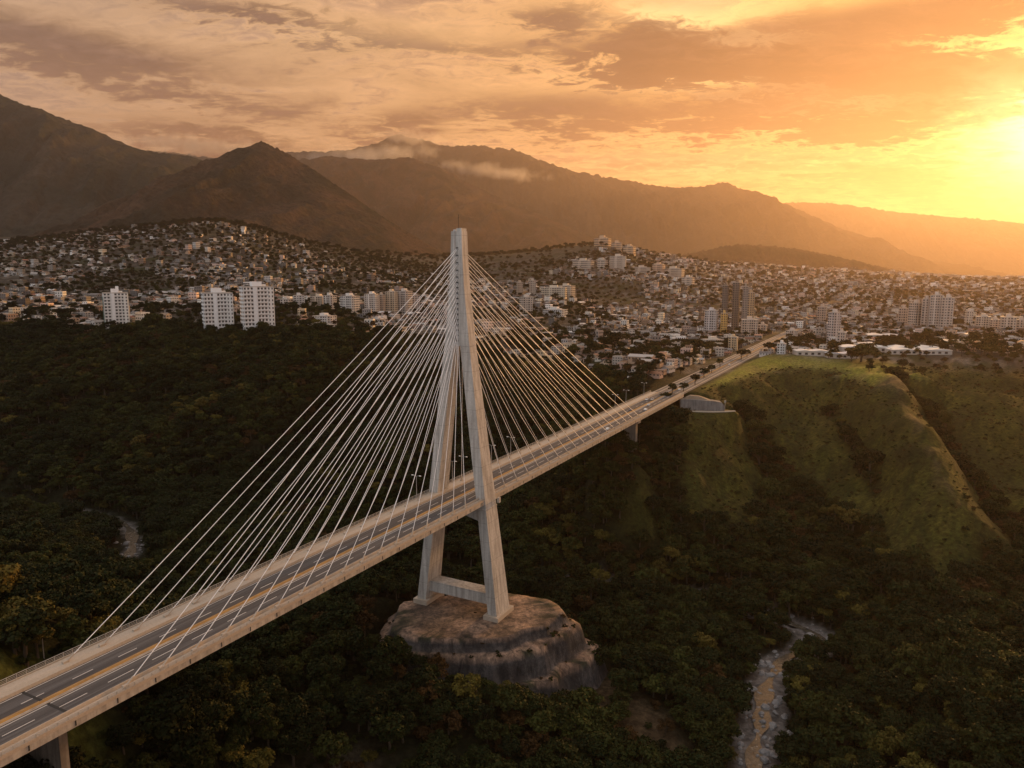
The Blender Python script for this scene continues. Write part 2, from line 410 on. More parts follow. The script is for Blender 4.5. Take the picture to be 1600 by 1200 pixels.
def ground_colour(x, y, z):
    r = np.hypot(x, y); n1 = fbm(x/18, y/18, 5, 61); n2 = fbm(x/4, y/4, 3, 62)
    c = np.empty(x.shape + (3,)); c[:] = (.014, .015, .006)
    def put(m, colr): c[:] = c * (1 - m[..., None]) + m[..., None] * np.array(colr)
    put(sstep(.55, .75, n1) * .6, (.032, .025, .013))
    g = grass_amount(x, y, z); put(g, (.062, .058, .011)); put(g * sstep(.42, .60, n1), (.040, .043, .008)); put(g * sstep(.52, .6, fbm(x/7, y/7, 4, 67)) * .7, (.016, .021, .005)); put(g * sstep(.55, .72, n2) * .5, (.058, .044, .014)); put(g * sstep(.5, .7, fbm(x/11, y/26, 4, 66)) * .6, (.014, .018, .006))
    put(sstep(400, 470, x - (y - 500) * .35) * sstep(-172, -160, z) * sstep(-88, -93, z) * sstep(1000, 900, r) * .85, (.075, .038, .011))
    mesa = sstep(-97, -91.5, z)
    city = mesa * sstep(640, 760, r)
    put(city, (.055, .048, .038)); put(city * sstep(.5, .62, fbm(x/55, y/55, 4, 71)), (.035, .04, .018)); put(city * sstep(.55, .7, fbm(x/14, y/14, 3, 72)) * .7, (.17, .15, .13))
    t, s = to_bridge(x, y)
    lawn = sstep(-96, -92.5, z) * sstep(14, 24, s) * sstep(330, 380, t) * sstep(150, 120, s - (t-430)*.72) * sstep(640, 560, t)
    put(np.clip(lawn, 0, 1), (.17, .17, .030)); put(np.clip(lawn, 0, 1) * sstep(.5, .7, n1) * .5, (.22, .17, .06))
    tr = seg_mask(x, y, CREST, 4.5) * sstep(.38, .5, n2); put(tr * .4, (.10, .068, .04))
    put(seg_mask(x, y, MOUNDR, 16) * sstep(.3, .5, n1) * .75, (.075, .050, .028))
    rd = np.full(x.shape, 1e9); nr = r < 760; rd[nr] = river_dist(x[nr], y[nr])
    lft = (x < -140); put(np.where(lft, sstep(6, 3, rd + 6*(n1-.5)), sstep(11, 6, rd + 9*(n1-.5))), (.15, .135, .125))
    lb = sstep(30, 10, np.hypot(x + 52, (y - 205)*.8)) * sstep(.42, .55, n1); put(lb * .8, (.15, .115, .08))
    put(sstep(-46, -36, s) * sstep(-11, -14, s) * sstep(-215, -200, t) * sstep(-140, -158, t), (.055, .062, .014))
    hill = sstep(1500, 2200, r) * sstep(20, 120, z); put(hill * .6, (.07, .055, .035))
    return c
cols = ground_colour(V[:, 0], V[:, 1], V[:, 2])
m, nt, b = nodes_of('terrain_ground')
n1 = noise_node(nt, objvec(nt), .35, 8, .7); n2 = noise_node(nt, objvec(nt), .03, 6, .6)
c = mixc(nt, .9, attr_col(nt), ramp(nt, n1, [(.30, (.2,)*3), (.5, (.9,)*3), (.70, (1.8,)*3)]), 'MULTIPLY')
c = mixc(nt, .5, c, ramp(nt, n2, [(.3, (.6,)*3), (.7, (1.25,)*3)]), 'MULTIPLY')
nt.links.new(c, b.inputs['Base Color']); b.inputs['Roughness'].default_value = .95; b.inputs['Specular IOR Level'].default_value = .1
bump(nt, b, n1, .8, 1.2); M['terrain'] = m
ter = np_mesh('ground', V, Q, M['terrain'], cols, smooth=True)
tag(ter, 'wooded gorge sides and the level town mesa beyond', 'ground', kind='structure')

# water of the stream
wb = MB(); L = RIVS; pts = []
for i, p in enumerate(L):
    a = L[max(i-1, 0)]; q = L[min(i+1, len(L)-1)]; d = (q - a) / (np.linalg.norm(q - a) + 1e-9); n = np.array([d[1], -d[0]])
    w = 2.7 + 1.1 * math.sin(i * .9) + .8 * math.sin(i * .37)
    pts.append((p + n*w, p - n*w))
vs = [(q[0], q[1], -178.2) for pr in pts for q in pr]
wb.add(vs, [(2*i, 2*i+1, 2*i+3, 2*i+2) for i in range(len(pts)-1)])
m, nt, b = nodes_of('stream_water')
n1 = noise_node(nt, objvec(nt, (1, 1, 1)), .38, 8, .75, 1.2)
nt.links.new(ramp(nt, n1, [(.35, (.03, .026, .02)), (.50, (.07, .06, .045)), (.60, (.11, .095, .07)), (.68, (.42, .40, .38))]), b.inputs['Base Color'])
b.inputs['Roughness'].default_value = .12; bump(nt, b, n1, .5, .4)
wo = wb.build('river_water', m); tag(wo, 'shallow rocky stream winding along the bottom of the gorge', 'stream', kind='structure')

# ------------------------------------------------------------------ hills and mountains
def mountain_mat(name, veg, soil, scale):
    m, nt, b = nodes_of(name)
    n1 = noise_node(nt, objvec(nt), scale, 8, .62); n2 = noise_node(nt, objvec(nt), scale * 14, 5, .7)
    c = mixc(nt, ramp(nt, n1, [(.42, (0,)*3), (.60, (1,)*3)]), veg, soil)
    c = mixc(nt, .7, c, ramp(nt, n2, [(.34, (.45,)*3), (.66, (1.3,)*3)]), 'MULTIPLY')
    nt.links.new(c, b.inputs['Base Color']); b.inputs['Roughness'].default_value = .95; b.inputs['Specular IOR Level'].default_value = .05
    bump(nt, b, n2, 1.0, 30); return m
M['mtn'] = mountain_mat('mountain_scrub', (.045, .042, .030), (.105, .068, .046), .0035)
M['mtn2'] = mountain_mat('mountain_forest', (.030, .038, .030), (.065, .058, .044), .002)
def mountain(name, sil, depth, front, back, label, mat, zb=-60, rough=1.0, lean=0.0, seed=0, nxs=420, nys=150, spur=.34):
    """a ridge whose crest follows real heights along its length; slopes fall to the plain in front and behind"""
    us = np.array([s[0] for s in sil], float); zs = np.array([PD(u, v, depth)[2] for u, v in sil])
    xs = np.array([PD(u, v, depth)[0] for u, v in sil])
    X = np.linspace(xs[0], xs[-1], nxs); Zc = np.interp(X, xs, zs)
    k = np.hanning(5); k /= k.sum(); Zc = np.convolve(np.pad(Zc, 2, 'edge'), k, 'valid')
    T = np.concatenate([np.linspace(0, 1, int(nys*.72)), np.linspace(1, 2, int(nys*.28))[1:]])
    XX, TT = np.meshgrid(X, T)
    Y = np.where(TT <= 1, depth - front * (1 - TT), depth + back * (TT - 1))
    q = np.where(TT <= 1, TT, 2 - TT)
    sx = XX + lean * (depth - Y)                      # spurs run obliquely down the face
    Zl = np.interp(sx, X, Zc)
    cr = (ridged(sx / (front*.16) + seed, Y / (front*.55), 5, seed + 3) - .5)
    fine = fbm(XX / (front*.03), Y / (front*.03), 5, seed + 9) - .5
    prof = q ** 1.12
    h = zb + (Zl * prof + np.interp(XX, X, Zc) * (1 - prof) - zb) * prof
    Zm = h + (Zl - zb) * (spur * 1.6 * cr * np.sin(np.pi * np.clip(q, 0, 1)) ** .8 + rough * .05 * fine * (1 - .5*q**6))
    crest = np.exp(-((TT - 1) / .02)**2)
    Zm += crest * (vnoise(XX / (depth * .0022), XX * 0, seed) - .5) * depth * .003
    Vv = np.stack([XX.ravel(), Y.ravel(), Zm.ravel()], 1)
    ii = np.arange(XX.size).reshape(XX.shape)
    Qq = np.stack([ii[:-1, :-1].ravel(), ii[:-1, 1:].ravel(), ii[1:, 1:].ravel(), ii[1:, :-1].ravel()], 1)
    o = np_mesh(name, Vv, Qq, mat, smooth=True)
    return tag(o, label, 'mountain', kind='structure')
mountain('hill', [(60,440),(130,405),(200,365),(260,318),(300,290),(330,262),(360,245),(388,233),(404,224),(411,220),(420,225),(450,241),(490,265),(540,300),(590,335),(640,365),(700,405),(740,436),(790,445)], 3700, 1500, 1500,
         'dark conical scrub covered hill rising behind the pylon and town', M['mtn'], zb=-40, seed=2, lean=.25, spur=.22)
mountain('mountain', [(-700,60),(-450,70),(-250,95),(-100,125),(0,148),(45,166),(100,184),(150,205),(200,228),(250,240),(300,246),(350,262),(420,300),(520,370),(600,430)], 5600, 2300, 2400,
         'dark bluish mountain slope rising off the left edge', M['mtn2'], zb=0, seed=7, lean=-.2)
mountain('mountain_ridge', [(330,300),(400,262),(450,250),(520,246),(580,250),(640,247),(690,263),(740,290),(800,318),(870,347),(930,374),(985,398),(1040,420),(1100,436)], 9300, 3000, 2800,
         'hazy brown ridge behind the pylon top, sloping down to the right', M['mtn'], zb=-110, seed=12, lean=.3)
mountain('mountain_range', [(50,262),(150,236),(260,236),(330,248),(420,240),(470,236),(540,236),(580,226),(620,212),(660,218),(700,229),(745,228),(800,233),(850,252),(900,269),(970,280),(1010,288),(1060,293),(1100,291),(1130,285),(1160,296),(1200,308),(1260,334),(1320,362),(1380,388),(1440,412),(1500,428)], 14000, 3700, 3500,
         'high hazy mountain range under the sunset, with cloud on its crest', M['mtn2'], zb=-140, seed=17, nxs=560)
mountain('far_mountain', [(1080,345),(1160,325),(1240,316),(1300,318),(1350,324),(1400,332),(1460,338),(1530,342),(1600,350),(1750,365),(1950,390)], 21000, 4500, 4000,
         'farthest pale ridge fading into golden haze beneath the sun', M['mtn2'], zb=-140, seed=23)
mountain('low_hill', [(960,425),(1040,405),(1090,393),(1150,382),(1200,384),(1250,390),(1310,402),(1370,416),(1430,428),(1480,436)], 6600, 900, 1300,
         'low hazy hill beyond the middle of the town', M['mtn'], zb=-110, seed=29)
# ------------------------------------------------------------------ the cable-stayed bridge
BR = empty('cable_stayed_bridge', (X0, Y0, ZFOOT), math.pi/2 - TH)
tag(BR, 'concrete cable-stayed road bridge with one tall A-shaped pylon, spanning the wooded gorge', 'bridge')
def LB(t, s, z): return (t, -s, z - ZFOOT)           # bridge frame -> local coordinates of the bridge root
SL, SR = -13.5, 13.8                                 # deck edges (s), far and near side
T0, T1 = -262.0, 316.0
def lbox(mb, t0, t1, s0, s1, z0, z1, m=0, c=None):
    mb.box(t0, t1, -s1, -s0, z0 - ZFOOT, z1 - ZFOOT, m, c)
# girder: edge beams, haunched box below
sec = [(SL, ZROAD+.02), (SR, ZROAD+.02), (SR, ZROAD-1.9), (SR-1.2, ZROAD-2.2), (7.5, ZROAD-4.0), (-7.5, ZROAD-4.0), (SL+1.2, ZROAD-2.2), (SL, ZROAD-1.9)]
mb = MB(); mb.loft([[LB(t, s, z) for s, z in sec] for t in np.linspace(T0, T1, 60)])
for t in np.arange(T0 + 6, T1, 9.6): lbox(mb, t-.14, t+.14, SR-.05, SR+.06, ZROAD-1.6, ZROAD-.4, 1)   # drain slots of the fascia
deck = mb.build('deck', [M['deck_concrete'], M['dark']], BR)
# far carriageway, near carriageway
mb = MB(); lbox(mb, T0, T1, -6.75, .75, ZROAD+.0, ZROAD+.05); road_a = mb.build('carriageway', M['asphalt'], BR)
mb = MB(); lbox(mb, T0, T1, 2.45, 10.85, ZROAD+.0, ZROAD+.05); road_b = mb.build('carriageway', M['asphalt'], BR)
def dashes(road, s, w, length, gap, t0=T0, t1=T1, mat='white', off=0):
    t = t0 + off
    while t < t1 - length:
        mb = MB(); lbox(mb, t, t + length, s - w/2, s + w/2, ZROAD+.04, ZROAD+.065); t += length + gap
        mb.build('lane_marking', M[mat], road)
dashes(road_a, -2.1, .22, 5.0, 6.5); dashes(road_b, 6.6, .22, 6.5, 5.0, off=3)
for rd_, s_ in ((road_a, -6.25), (road_b, 3.35), (road_b, 10.35)):
    mb = MB(); lbox(mb, T0, T1, s_-.11, s_+.11, ZROAD+.04, ZROAD+.066); mb.build('edge_line', M['white'], rd_)
mb = MB(); lbox(mb, T0, T1, .2, .48, ZROAD+.04, ZROAD+.066); mb.build('edge_line', M['yellow'], road_a)
# tyre-darkened inner lane is a real, newer strip of asphalt
mb = MB(); lbox(mb, T0, T1, -1.75, .15, ZROAD+.04, ZROAD+.058)
M['asphalt_new'] = stony('asphalt_newer', (.060, .058, .060), (.10, .095, .095), (.03, .4, .3), 3.0, rough=.8, bstr=.1, bdist=.02)
mb.build('resurfaced_lane', M['asphalt_new'], road_a)
mb = MB(); lbox(mb, T0, T1, .78, 2.42, ZROAD+.0, ZROAD+.22); med = mb.build('median', M['deck_concrete'], BR)
mb = MB(); lbox(mb, T0, T1, .95, 2.05, ZROAD+.2, ZROAD+.26); mb.build('median_strip', M['yellow'], med)
mb = MB(); lbox(mb, T0, T1, 2.44, 2.75, ZROAD+.03, ZROAD+.10); mb.build('kerb_line', M['walk'], med)
# walkway behind the low barrier on the far side
mb = MB(); lbox(mb, T0, T1, -12.9, -7.25, ZROAD+.0, ZROAD+.24); walk = mb.build('walkway', M['walk'], BR)
for s0, s1, h in ((-7.22, -6.8, .85), (10.9, 11.3, .95)):
    mb = MB()
    mb.loft([[LB(t, s0, ZROAD), LB(t, s1, ZROAD), LB(t, s1-.1, ZROAD+h), LB(t, s0+.1, ZROAD+h)] for t in np.linspace(T0, T1, 50)])
    mb.build('barrier', M['walk'], BR)
mb = MB(); lbox(mb, T0, T1, 11.33, SR-.3, ZROAD+.0, ZROAD+.12); mb.build('service_strip', M['walk'], BR)
mb = MB(); lbox(mb, T0, T1, SR-.28, SR+.1, ZROAD-.35, ZROAD+.45); mb.build('edge_kerb', M['walk'], BR)
mb = MB(); lbox(mb, T0, T1, SL-.1, SL+.4, ZROAD-.35, ZROAD+.40); mb.build('edge_kerb', M['walk'], BR)
# railings on both edges
def railing(s, h, post=2.2):
    mb = MB(); t = T0
    while t < T1:
        lbox(mb, t-.06, t+.06, s-.06, s+.06, ZROAD+.38, ZROAD+h-.02); t += post
    for zz, w in ((h, .085), (h*.72, .035), (h*.5, .035)):
        lbox(mb, T0, T1, s-w, s+w, ZROAD+zz-.05, ZROAD+zz+.05)
    return mb.build('railing', M['steel'], BR)
railing(SL+.12, 1.55); railing(SR-.1, 1.15)
mb = MB(); lbox(mb, -179.0, -178.3, SL+.6, SR-.35, ZROAD+.03, ZROAD+.07); mb.build('expansion_joint', M['dark'], deck)

# pylon: two leaning legs, a hollow-faced mast, cross beams
pyl = MB()
def leg_ring(sign, z):
    t = (z - ZFOOT) / (-28.5 - ZFOOT)
    o = 20.4 + (6.15 - 20.4) * t; a = 11.6 + (5.6 - 11.6) * t; w = 4.3 + (4.6 - 4.3) * t
    i = o - w
    return [LB(-a/2, sign*i, z), LB(a/2, sign*i, z), LB(a/2, sign*o, z), LB(-a/2, sign*o, z)]
MAST_Z = [-28.5, -4.0, 8, ZTOP]; MAST_W = [6.15, 3.55, 2.85, 2.5]; MAST_A = [5.6, 5.0, 4.7, 4.5]
def mast_dim(z): return np.interp(z, MAST_Z, MAST_W), np.interp(z, MAST_Z, MAST_A)
rings = []
for z in np.linspace(MAST_Z[0], ZTOP, 14):
    w, a = mast_dim(z); g = min(.95, w*.34); dp = .75
    rings.append([LB(-a/2, -w, z), LB(-a/2, -g, z), LB(-a/2+dp, -g, z), LB(-a/2+dp, g, z), LB(-a/2, g, z), LB(-a/2, w, z),
                  LB(a/2, w, z), LB(a/2, g, z), LB(a/2-dp, g, z), LB(a/2-dp, -g, z), LB(a/2, -g, z), LB(a/2, -w, z)])
pyl.loft(rings)
mast = pyl.build('pylon', M['concrete'], BR)
# chamfered cap on the near column of the mast, and the lower far column top
mb = MB(); lbox(mb, -2.0, 2.0, -.2, 2.3, ZTOP, ZTOP+1.1); mb.build('mast_cap', M['concrete'], mast)
mb = MB(); lbox(mb, -1.2, 1.2, -2.1, -.9, ZTOP, ZTOP+.7); mb.build('beacon_box', M['lampmetal'], mast)
mb = MB(); mb.tube([LB(.4, -.5, ZTOP), LB(.4, -.5, ZTOP+6.8)], .10, 6); mb.tube([LB(.4, -.5, ZTOP+5.4), LB(.4, -.5, ZTOP+5.55)], .3, 6)
mb.build('lightning_rod', M['dark'], mast)
for sign in (1, -1):
    mb = MB(); mb.loft([leg_ring(sign, z) for z in (ZFOOT-2.5, -120, -97.2)])
    mb.loft([[(p[0]*.985, p[1]+(-.06*sign if i in (2,3) else .06*sign)*-0, p[2]) for i, p in enumerate(leg_ring(sign, z))] for z in (-97.2, -60, -28.6)])
    lg = mb.build('leg', M['concrete'], mast)
    mb = MB()
    a = 10.2; 
    t = (-97.3 - ZFOOT) / (-28.5 - ZFOOT); o = 20.4 + (6.15-20.4)*t
    lbox(mb, -4.9, 4.9, (sign*(o-4.55)) if sign > 0 else -o-.12, (o+.12) if sign > 0 else -(o-4.55), -97.6, -97.0)
    mb.build('construction_joint', M['concrete'], lg)
mb = MB(); mb.loft([[LB(t, s, z) for s, z in ((-11.2, -97.25), (11.2, -97.25), (12.2, -103.5), (0, -100.6), (-12.2, -103.5))] for t in (-3.1, 3.1)])
mb.build('cross_beam', M['concrete'], mast)
mb = MB(); lbox(mb, -3.4, 3.4, -17.2, 17.2, -139.4, -134.6); mb.build('tie_beam', M['concrete'], mast)
mb = MB(); lbox(mb, 4.2, 5.6, 15.1, 16.2, -96.2, -94.0); mb.build('bracket', M['deck_concrete'], mast)
for sign in (1, -1):
    mb = MB(); lbox(mb, -7.2, 7.2, sign*18.1-3.6, sign*18.1+3.6, ZFOOT-3.5, ZFOOT+.25); mb.build('footing', M['walk'], mast)

# stay cables, two planes on each side of the pylon, fanning from the recess of the mast
NC = 17
za = np.concatenate([np.linspace(11.6, 2.5, 4), np.linspace(-.3, -26.6, NC-4)])
for side, tin, tout in ((-1, -17, -166.5), (1, 17, 208)):
    for k in range(NC):
        f = k / (NC - 1); t = tout + (tin - tout) * f
        for s in (-10.6, 12.2):
            w, a = mast_dim(za[k])
            top = np.array(LB(side*(a/2 - .65), .28*np.sign(s), za[k])); bot = np.array(LB(t, s, ZROAD+.25))
            d = top - bot; Ln = np.linalg.norm(d); d /= Ln
            mb = MB(); sag = Ln * .004
            pts = [bot + d*Ln*q - np.array([0, 0, 4*sag*q*(1-q)]) for q in np.linspace(0, 1, 9)]
            mb.tube(pts, .112, 6)
            cb = mb.build('stay_cable', M['cable'], BR)
            mb = MB(); mb.tube([bot - d*.2, bot + d*2.6], .27, 8); lbox(mb, t-.7, t+.7, s-.42, s+.42, ZROAD+.1, ZROAD+.75)
            mb.build('anchor_socket', M['walk'], cb)
    for k in range(NC):
        w, a = mast_dim(za[k]); mb = MB()
        mb.box(side*(a/2-.75)-.08, side*(a/2-.75)+.08, -.62, .62, za[k]-ZFOOT-.5, za[k]-ZFOOT+.5)
        mb.build('cable_anchor', M['dark'], mast)
M['pier'] = stony('pier_concrete', (.24, .21, .18), (.36, .32, .27), (.2, .2, .1), 1.2, streak=(.6, .6, .06))
# piers at both ends of the cable-stayed part
def pier(t, s0, s1, th, cap, zb):
    mb = MB(); mb.loft([[LB(t-th/2, s0+2, z), LB(t+th/2, s0+2, z), LB(t+th/2, s1-2, z), LB(t-th/2, s1-2, z)] for z in (zb, ZROAD-4.4)])
    p = mb.build('pier', M['pier'], BR)
    mb = MB(); lbox(mb, t-cap/2, t+cap/2, s0, s1, ZROAD-5.6, ZROAD-3.6); mb.build('pier_cap', M['deck_concrete'], p)
pier(214, -9, 10.5, 4.2, 5.2, -150); pier(-177.5, -9, 7.5, 1.9, 2.8, -150); pier(224, 3, 7, 1.4, 2.0, -128)

# ------------------------------------------------------------------ street lamps along the bridge and the bank
def lamp_at(x, y, z, rz, label, h=9.8, group='street lamps along the bridge walkway', double=True):
    o = empty('street_lamp', (x, y, z), rz); tag(o, label, 'street lamp', group)
    mb = MB(); mb.tube([(0, 0, 0), (0, 0, h)], [.16, .09], 8); mb.build('pole', M['lampmetal'], o)
    for sg in ((1, -1) if double else (1,)):
        mb = MB(); mb.tube([(0, 0, h-.15), (0, sg*.7, h+.12), (0, sg*1.7, h+.2)], .06, 6); a = mb.build('arm', M['lampmetal'], o)
        mb = MB(); mb.loft([[(-.24, sg*1.4, h+.08), (.24, sg*1.4, h+.08), (.24, sg*2.4, h+.12), (-.24, sg*2.4, h+.12)], [(-.17, sg*1.45, h+.36), (.17, sg*1.45, h+.36), (.12, sg*2.35, h+.32), (-.12, sg*2.35, h+.32)]])
        hd = mb.build('lamp_head', M['lampglass'], a)
lrz = math.pi/2 - TH
def t_of_u(u, s=SL+.5):
    ts = np.linspace(T0+5, T1, 3000); x, y = BW(ts, s); return float(ts[np.argmin(np.abs(proj(x, y, ZROAD)[0] - u))])
for u, lab in ((651, 'twin-arm grey street lamp at the walkway railing just before the pylon\'s far leg'), (707, 'twin-arm street lamp at the walkway railing framed between the two pylon legs'),
               (724, 'taller twin-arm street lamp against dark woods, seen beside the near pylon leg'), (768, 'street lamp at the walkway railing just past the near pylon leg'),
               (798, 'street lamp at the far railing where the first stays beyond the pylon reach the deck'),
               (961, 'street lamp on the far railing below the last stay cables'), (978, 'street lamp on the far railing just before the bridge meets the mesa'), (1006, 'street lamp at the walkway end by the mesa houses')):
    t = t_of_u(u); x, y = BW(t, SL+.5); lamp_at(x, y, ZROAD+.2, lrz, lab)
for u, v, lab in ((69, 1030, 'grey street lamp standing on the grassy bank outside the walkway railing'), (194, 955, 'lone street lamp rising from the dark valley behind the longest stays')):
    q = raycast(u, v)
    lamp_at(q[0], q[1], q[2]-.3, lrz, lab, group='street lamps down the left bank', h=8.5)

# ------------------------------------------------------------------ concrete terraces under the pylon
m, nt, b = nodes_of('sprayed_concrete')
n1 = noise_node(nt, objvec(nt, (.09, .09, .09)), 1, 7, .65); n2 = noise_node(nt, objvec(nt), 1.3, 5, .65); n3 = noise_node(nt, objvec(nt, (.4, .4, .11)), 1, 7, .7, .6)
c = mixc(nt, ramp(nt, n1, [(.40, (0,)*3), (.62, (1,)*3)]), (.028, .027, .029), (.085, .082, .084))
c = mixc(nt, .8, c, ramp(nt, n3, [(.38, (.2, .2, .2)), (.60, (1.3, 1.22, 1.15))]), 'MULTIPLY')
c = mixc(nt, .5, c, ramp(nt, n2, [(.3, (.4,)*3), (.7, (1.2,)*3)]), 'MULTIPLY')
fl = attr_col(nt); c = mixc(nt, 1.0, c, fl, 'MULTIPLY')
nt.links.new(c, b.inputs['Base Color']); b.inputs['Roughness'].default_value = .9; bump(nt, b, n2, .7, .35); M['shotcrete'] = m
prof = [(.02, -144.8), (.3, -144.8), (.6, -144.9), (.78, -145.1), (.865, -145.5), (.89, -147.6), (.91, -150.3), (.955, -150.7), (1.02, -151.1), (1.045, -154.0), (1.07, -158.2), (1.09, -161.4), (1.14, -161.8), (1.215, -162.3), (1.24, -165.5), (1.28, -170.5), (1.32, -175.0), (1.55, -180.0), (1.9, -186)]
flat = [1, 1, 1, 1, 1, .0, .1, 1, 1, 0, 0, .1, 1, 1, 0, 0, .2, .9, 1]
NC_, SUB = 22, 8; NT = NC_*SUB; Vm = []; Cm = []
MC = (-16.0, 304.0)
g3_ = np.random.default_rng(5)
plan = [1 + g3_.uniform(-.055, .055, NC_) for _ in range(3)]; lift = [g3_.uniform(-1.0, 1.0, NC_) for _ in range(3)]
for k, (q, z) in enumerate(prof):
    tier = 0 if q < .96 else 1 if q < 1.15 else 2
    cor = []
    for j in range(NC_):                                    # flat sprayed faces meet at corners
        a = 2*math.pi*(j + .25*math.sin(j*2.3 + tier))/NC_
        w_ = (plan[tier][j] + .045*math.sin(2*a+.6) + .03*math.sin(5*a+1.2)) if q > .7 else 1.0
        cor.append((MC[0] + 41.0*q*w_*math.cos(a), MC[1] + 29.5*q*w_*math.sin(a), z + (lift[tier][j]*.9 + 1.2*math.sin(a+2.2) if q > .8 else 0)))
    for i in range(NT):
        j, f_ = divmod(i, SUB); f_ /= SUB; A_, B_ = np.array(cor[j]), np.array(cor[(j+1) % NC_]); P_ = A_*(1-f_) + B_*f_
        n = float(fbm(np.float64(P_[0]/6), np.float64(P_[1]/6), 4, 45)); r_ = float(vnoise(np.float64(P_[0]/1.7), np.float64(P_[1]/1.7), 47)) - .5
        Vm.append((P_[0] + .35*r_, P_[1] + .35*r_, P_[2] + .8*(n - .5)*(q > .7)))
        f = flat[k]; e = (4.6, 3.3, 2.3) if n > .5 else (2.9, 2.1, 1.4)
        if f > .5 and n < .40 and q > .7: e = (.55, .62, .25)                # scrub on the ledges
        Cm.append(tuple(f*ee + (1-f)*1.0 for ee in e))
Qm = [(k*NT+i, k*NT+(i+1) % NT, (k+1)*NT+(i+1) % NT, (k+1)*NT+i) for k in range(len(prof)-1) for i in range(NT)]
o = np_mesh('rock_terrace', np.array(Vm), Qm, M['shotcrete'], np.array(Cm), smooth=False)
tag(o, 'stepped knoll of stained grey sprayed concrete under the pylon feet', 'terraced knoll', kind='structure')

# ------------------------------------------------------------------ retaining wall on the spur beside the far end
bx, by, bz = BUNK[0], BUNK[1], -104.2
o = empty('retaining_wall', (bx, by, bz), -.16); tag(o, 'weathered grey concrete retaining wall block on a kerbed ledge of the grassy spur', 'retaining wall')
mb = MB(); top = [(-17, 8.6), (-9, 8.4), (9, 7.6), (14.5, 6.8), (17, 4.2)]
fr = [(x, 0, 0 if False else -1) for x, h in top]; vs = []
for x, h in top: vs += [(x, 0, -1), (x, .8, h), (x, 15, -1), (x, 14, h - .8)]
fs = []
for i in range(len(top)-1):
    a, c_ = 4*i, 4*i+4
    fs += [(a, c_, c_+1, a+1), (a+1, c_+1, c_+3, a+3), (a+3, c_+3, c_+2, a+2)]
fs += [(0, 1, 3, 2), (4*len(top)-4, 4*len(top)-2, 4*len(top)-1, 4*len(top)-3)]
mb.add(vs, fs); M['oldwall'] = stony('old_retaining_concrete', (.17, .165, .16), (.29, .28, .27), (.15, .15, .1), 1.0, streak=(.6, .6, .06))
mb.build('wall', M['oldwall'], o)
mb = MB(); mb.loft([[(-14, 5, 7.6), (8, 5, 6.6), (8, 14, 6.6), (-14, 14, 7.6)], [(-9, 7, 10.6), (-2, 7, 10.2), (-2, 12, 10.2), (-9, 12, 10.6)]]); mb.build('earth_cap', M['earth'], o)
mb = MB(); n = 24
arc = [(-25 + 50*i/n, -7.5*math.sin(math.pi*(i/n))**.8 - 1.0 + .04*i) for i in range(n+1)]
mb.tube([(x, y, .35) for x, y in arc], .55, 6); mb.build('kerb', M['walk'], o)
mb = MB(); vs = [(x, y, .12) for x, y in arc] + [(x, 4.0, .12) for x, y in arc]; mb.add(vs, [(i, i+1, n+2+i, n+1+i) for i in range(n)]); mb.build('ledge', M['earth'], o)
mb = MB(); mb.tube([(17.5, 3, 0), (17.5, 3, 8.0)], .14, 6); mb.box(16.9, 18.1, 2.9, 3.1, 6.4, 8.1); mb.build('sign_post', M['lampmetal'], o)

# ------------------------------------------------------------------ highway on the mesa
mb = MB(); tt = np.linspace(T1+.3, 1170, 90)
def zr(t): return ROADZ - .35 + 0*t
def strip(s0, s1, dz):
    vs = []
    for t in tt:
        zz = (ROADZ - .55) if t > T1 + 25 else ZROAD + (ROADZ - .55 - ZROAD) * (t - T1) / 25
        for s in (s0, s1): x, y = BW(t, s); vs.append((x, y, zz + dz))
    return vs, [(2*i, 2*i+1, 2*i+3, 2*i+2) for i in range(len(tt)-1)]
def put_strip(name, s0, s1, dz, mat, parent):
    mb = MB(); mb.add(*strip(s0, s1, dz)); return mb.build(name, mat, parent)
hw = put_strip('road', -12.5, 13.5, .06, M['road'], None); tag(hw, 'straight grey highway running on from the bridge into the town', 'road', kind='structure')
put_strip('median_strip', .8, 2.2, .22, M['yellow'], hw)
for s in (-2.1, 6.6): put_strip('lane_marking', s-.15, s+.15, .12, M['white'], hw)
for s in (-11.2, -7.2, 10.9): put_strip('kerb', s-.45, s+.45, .20, M['walk'], hw)

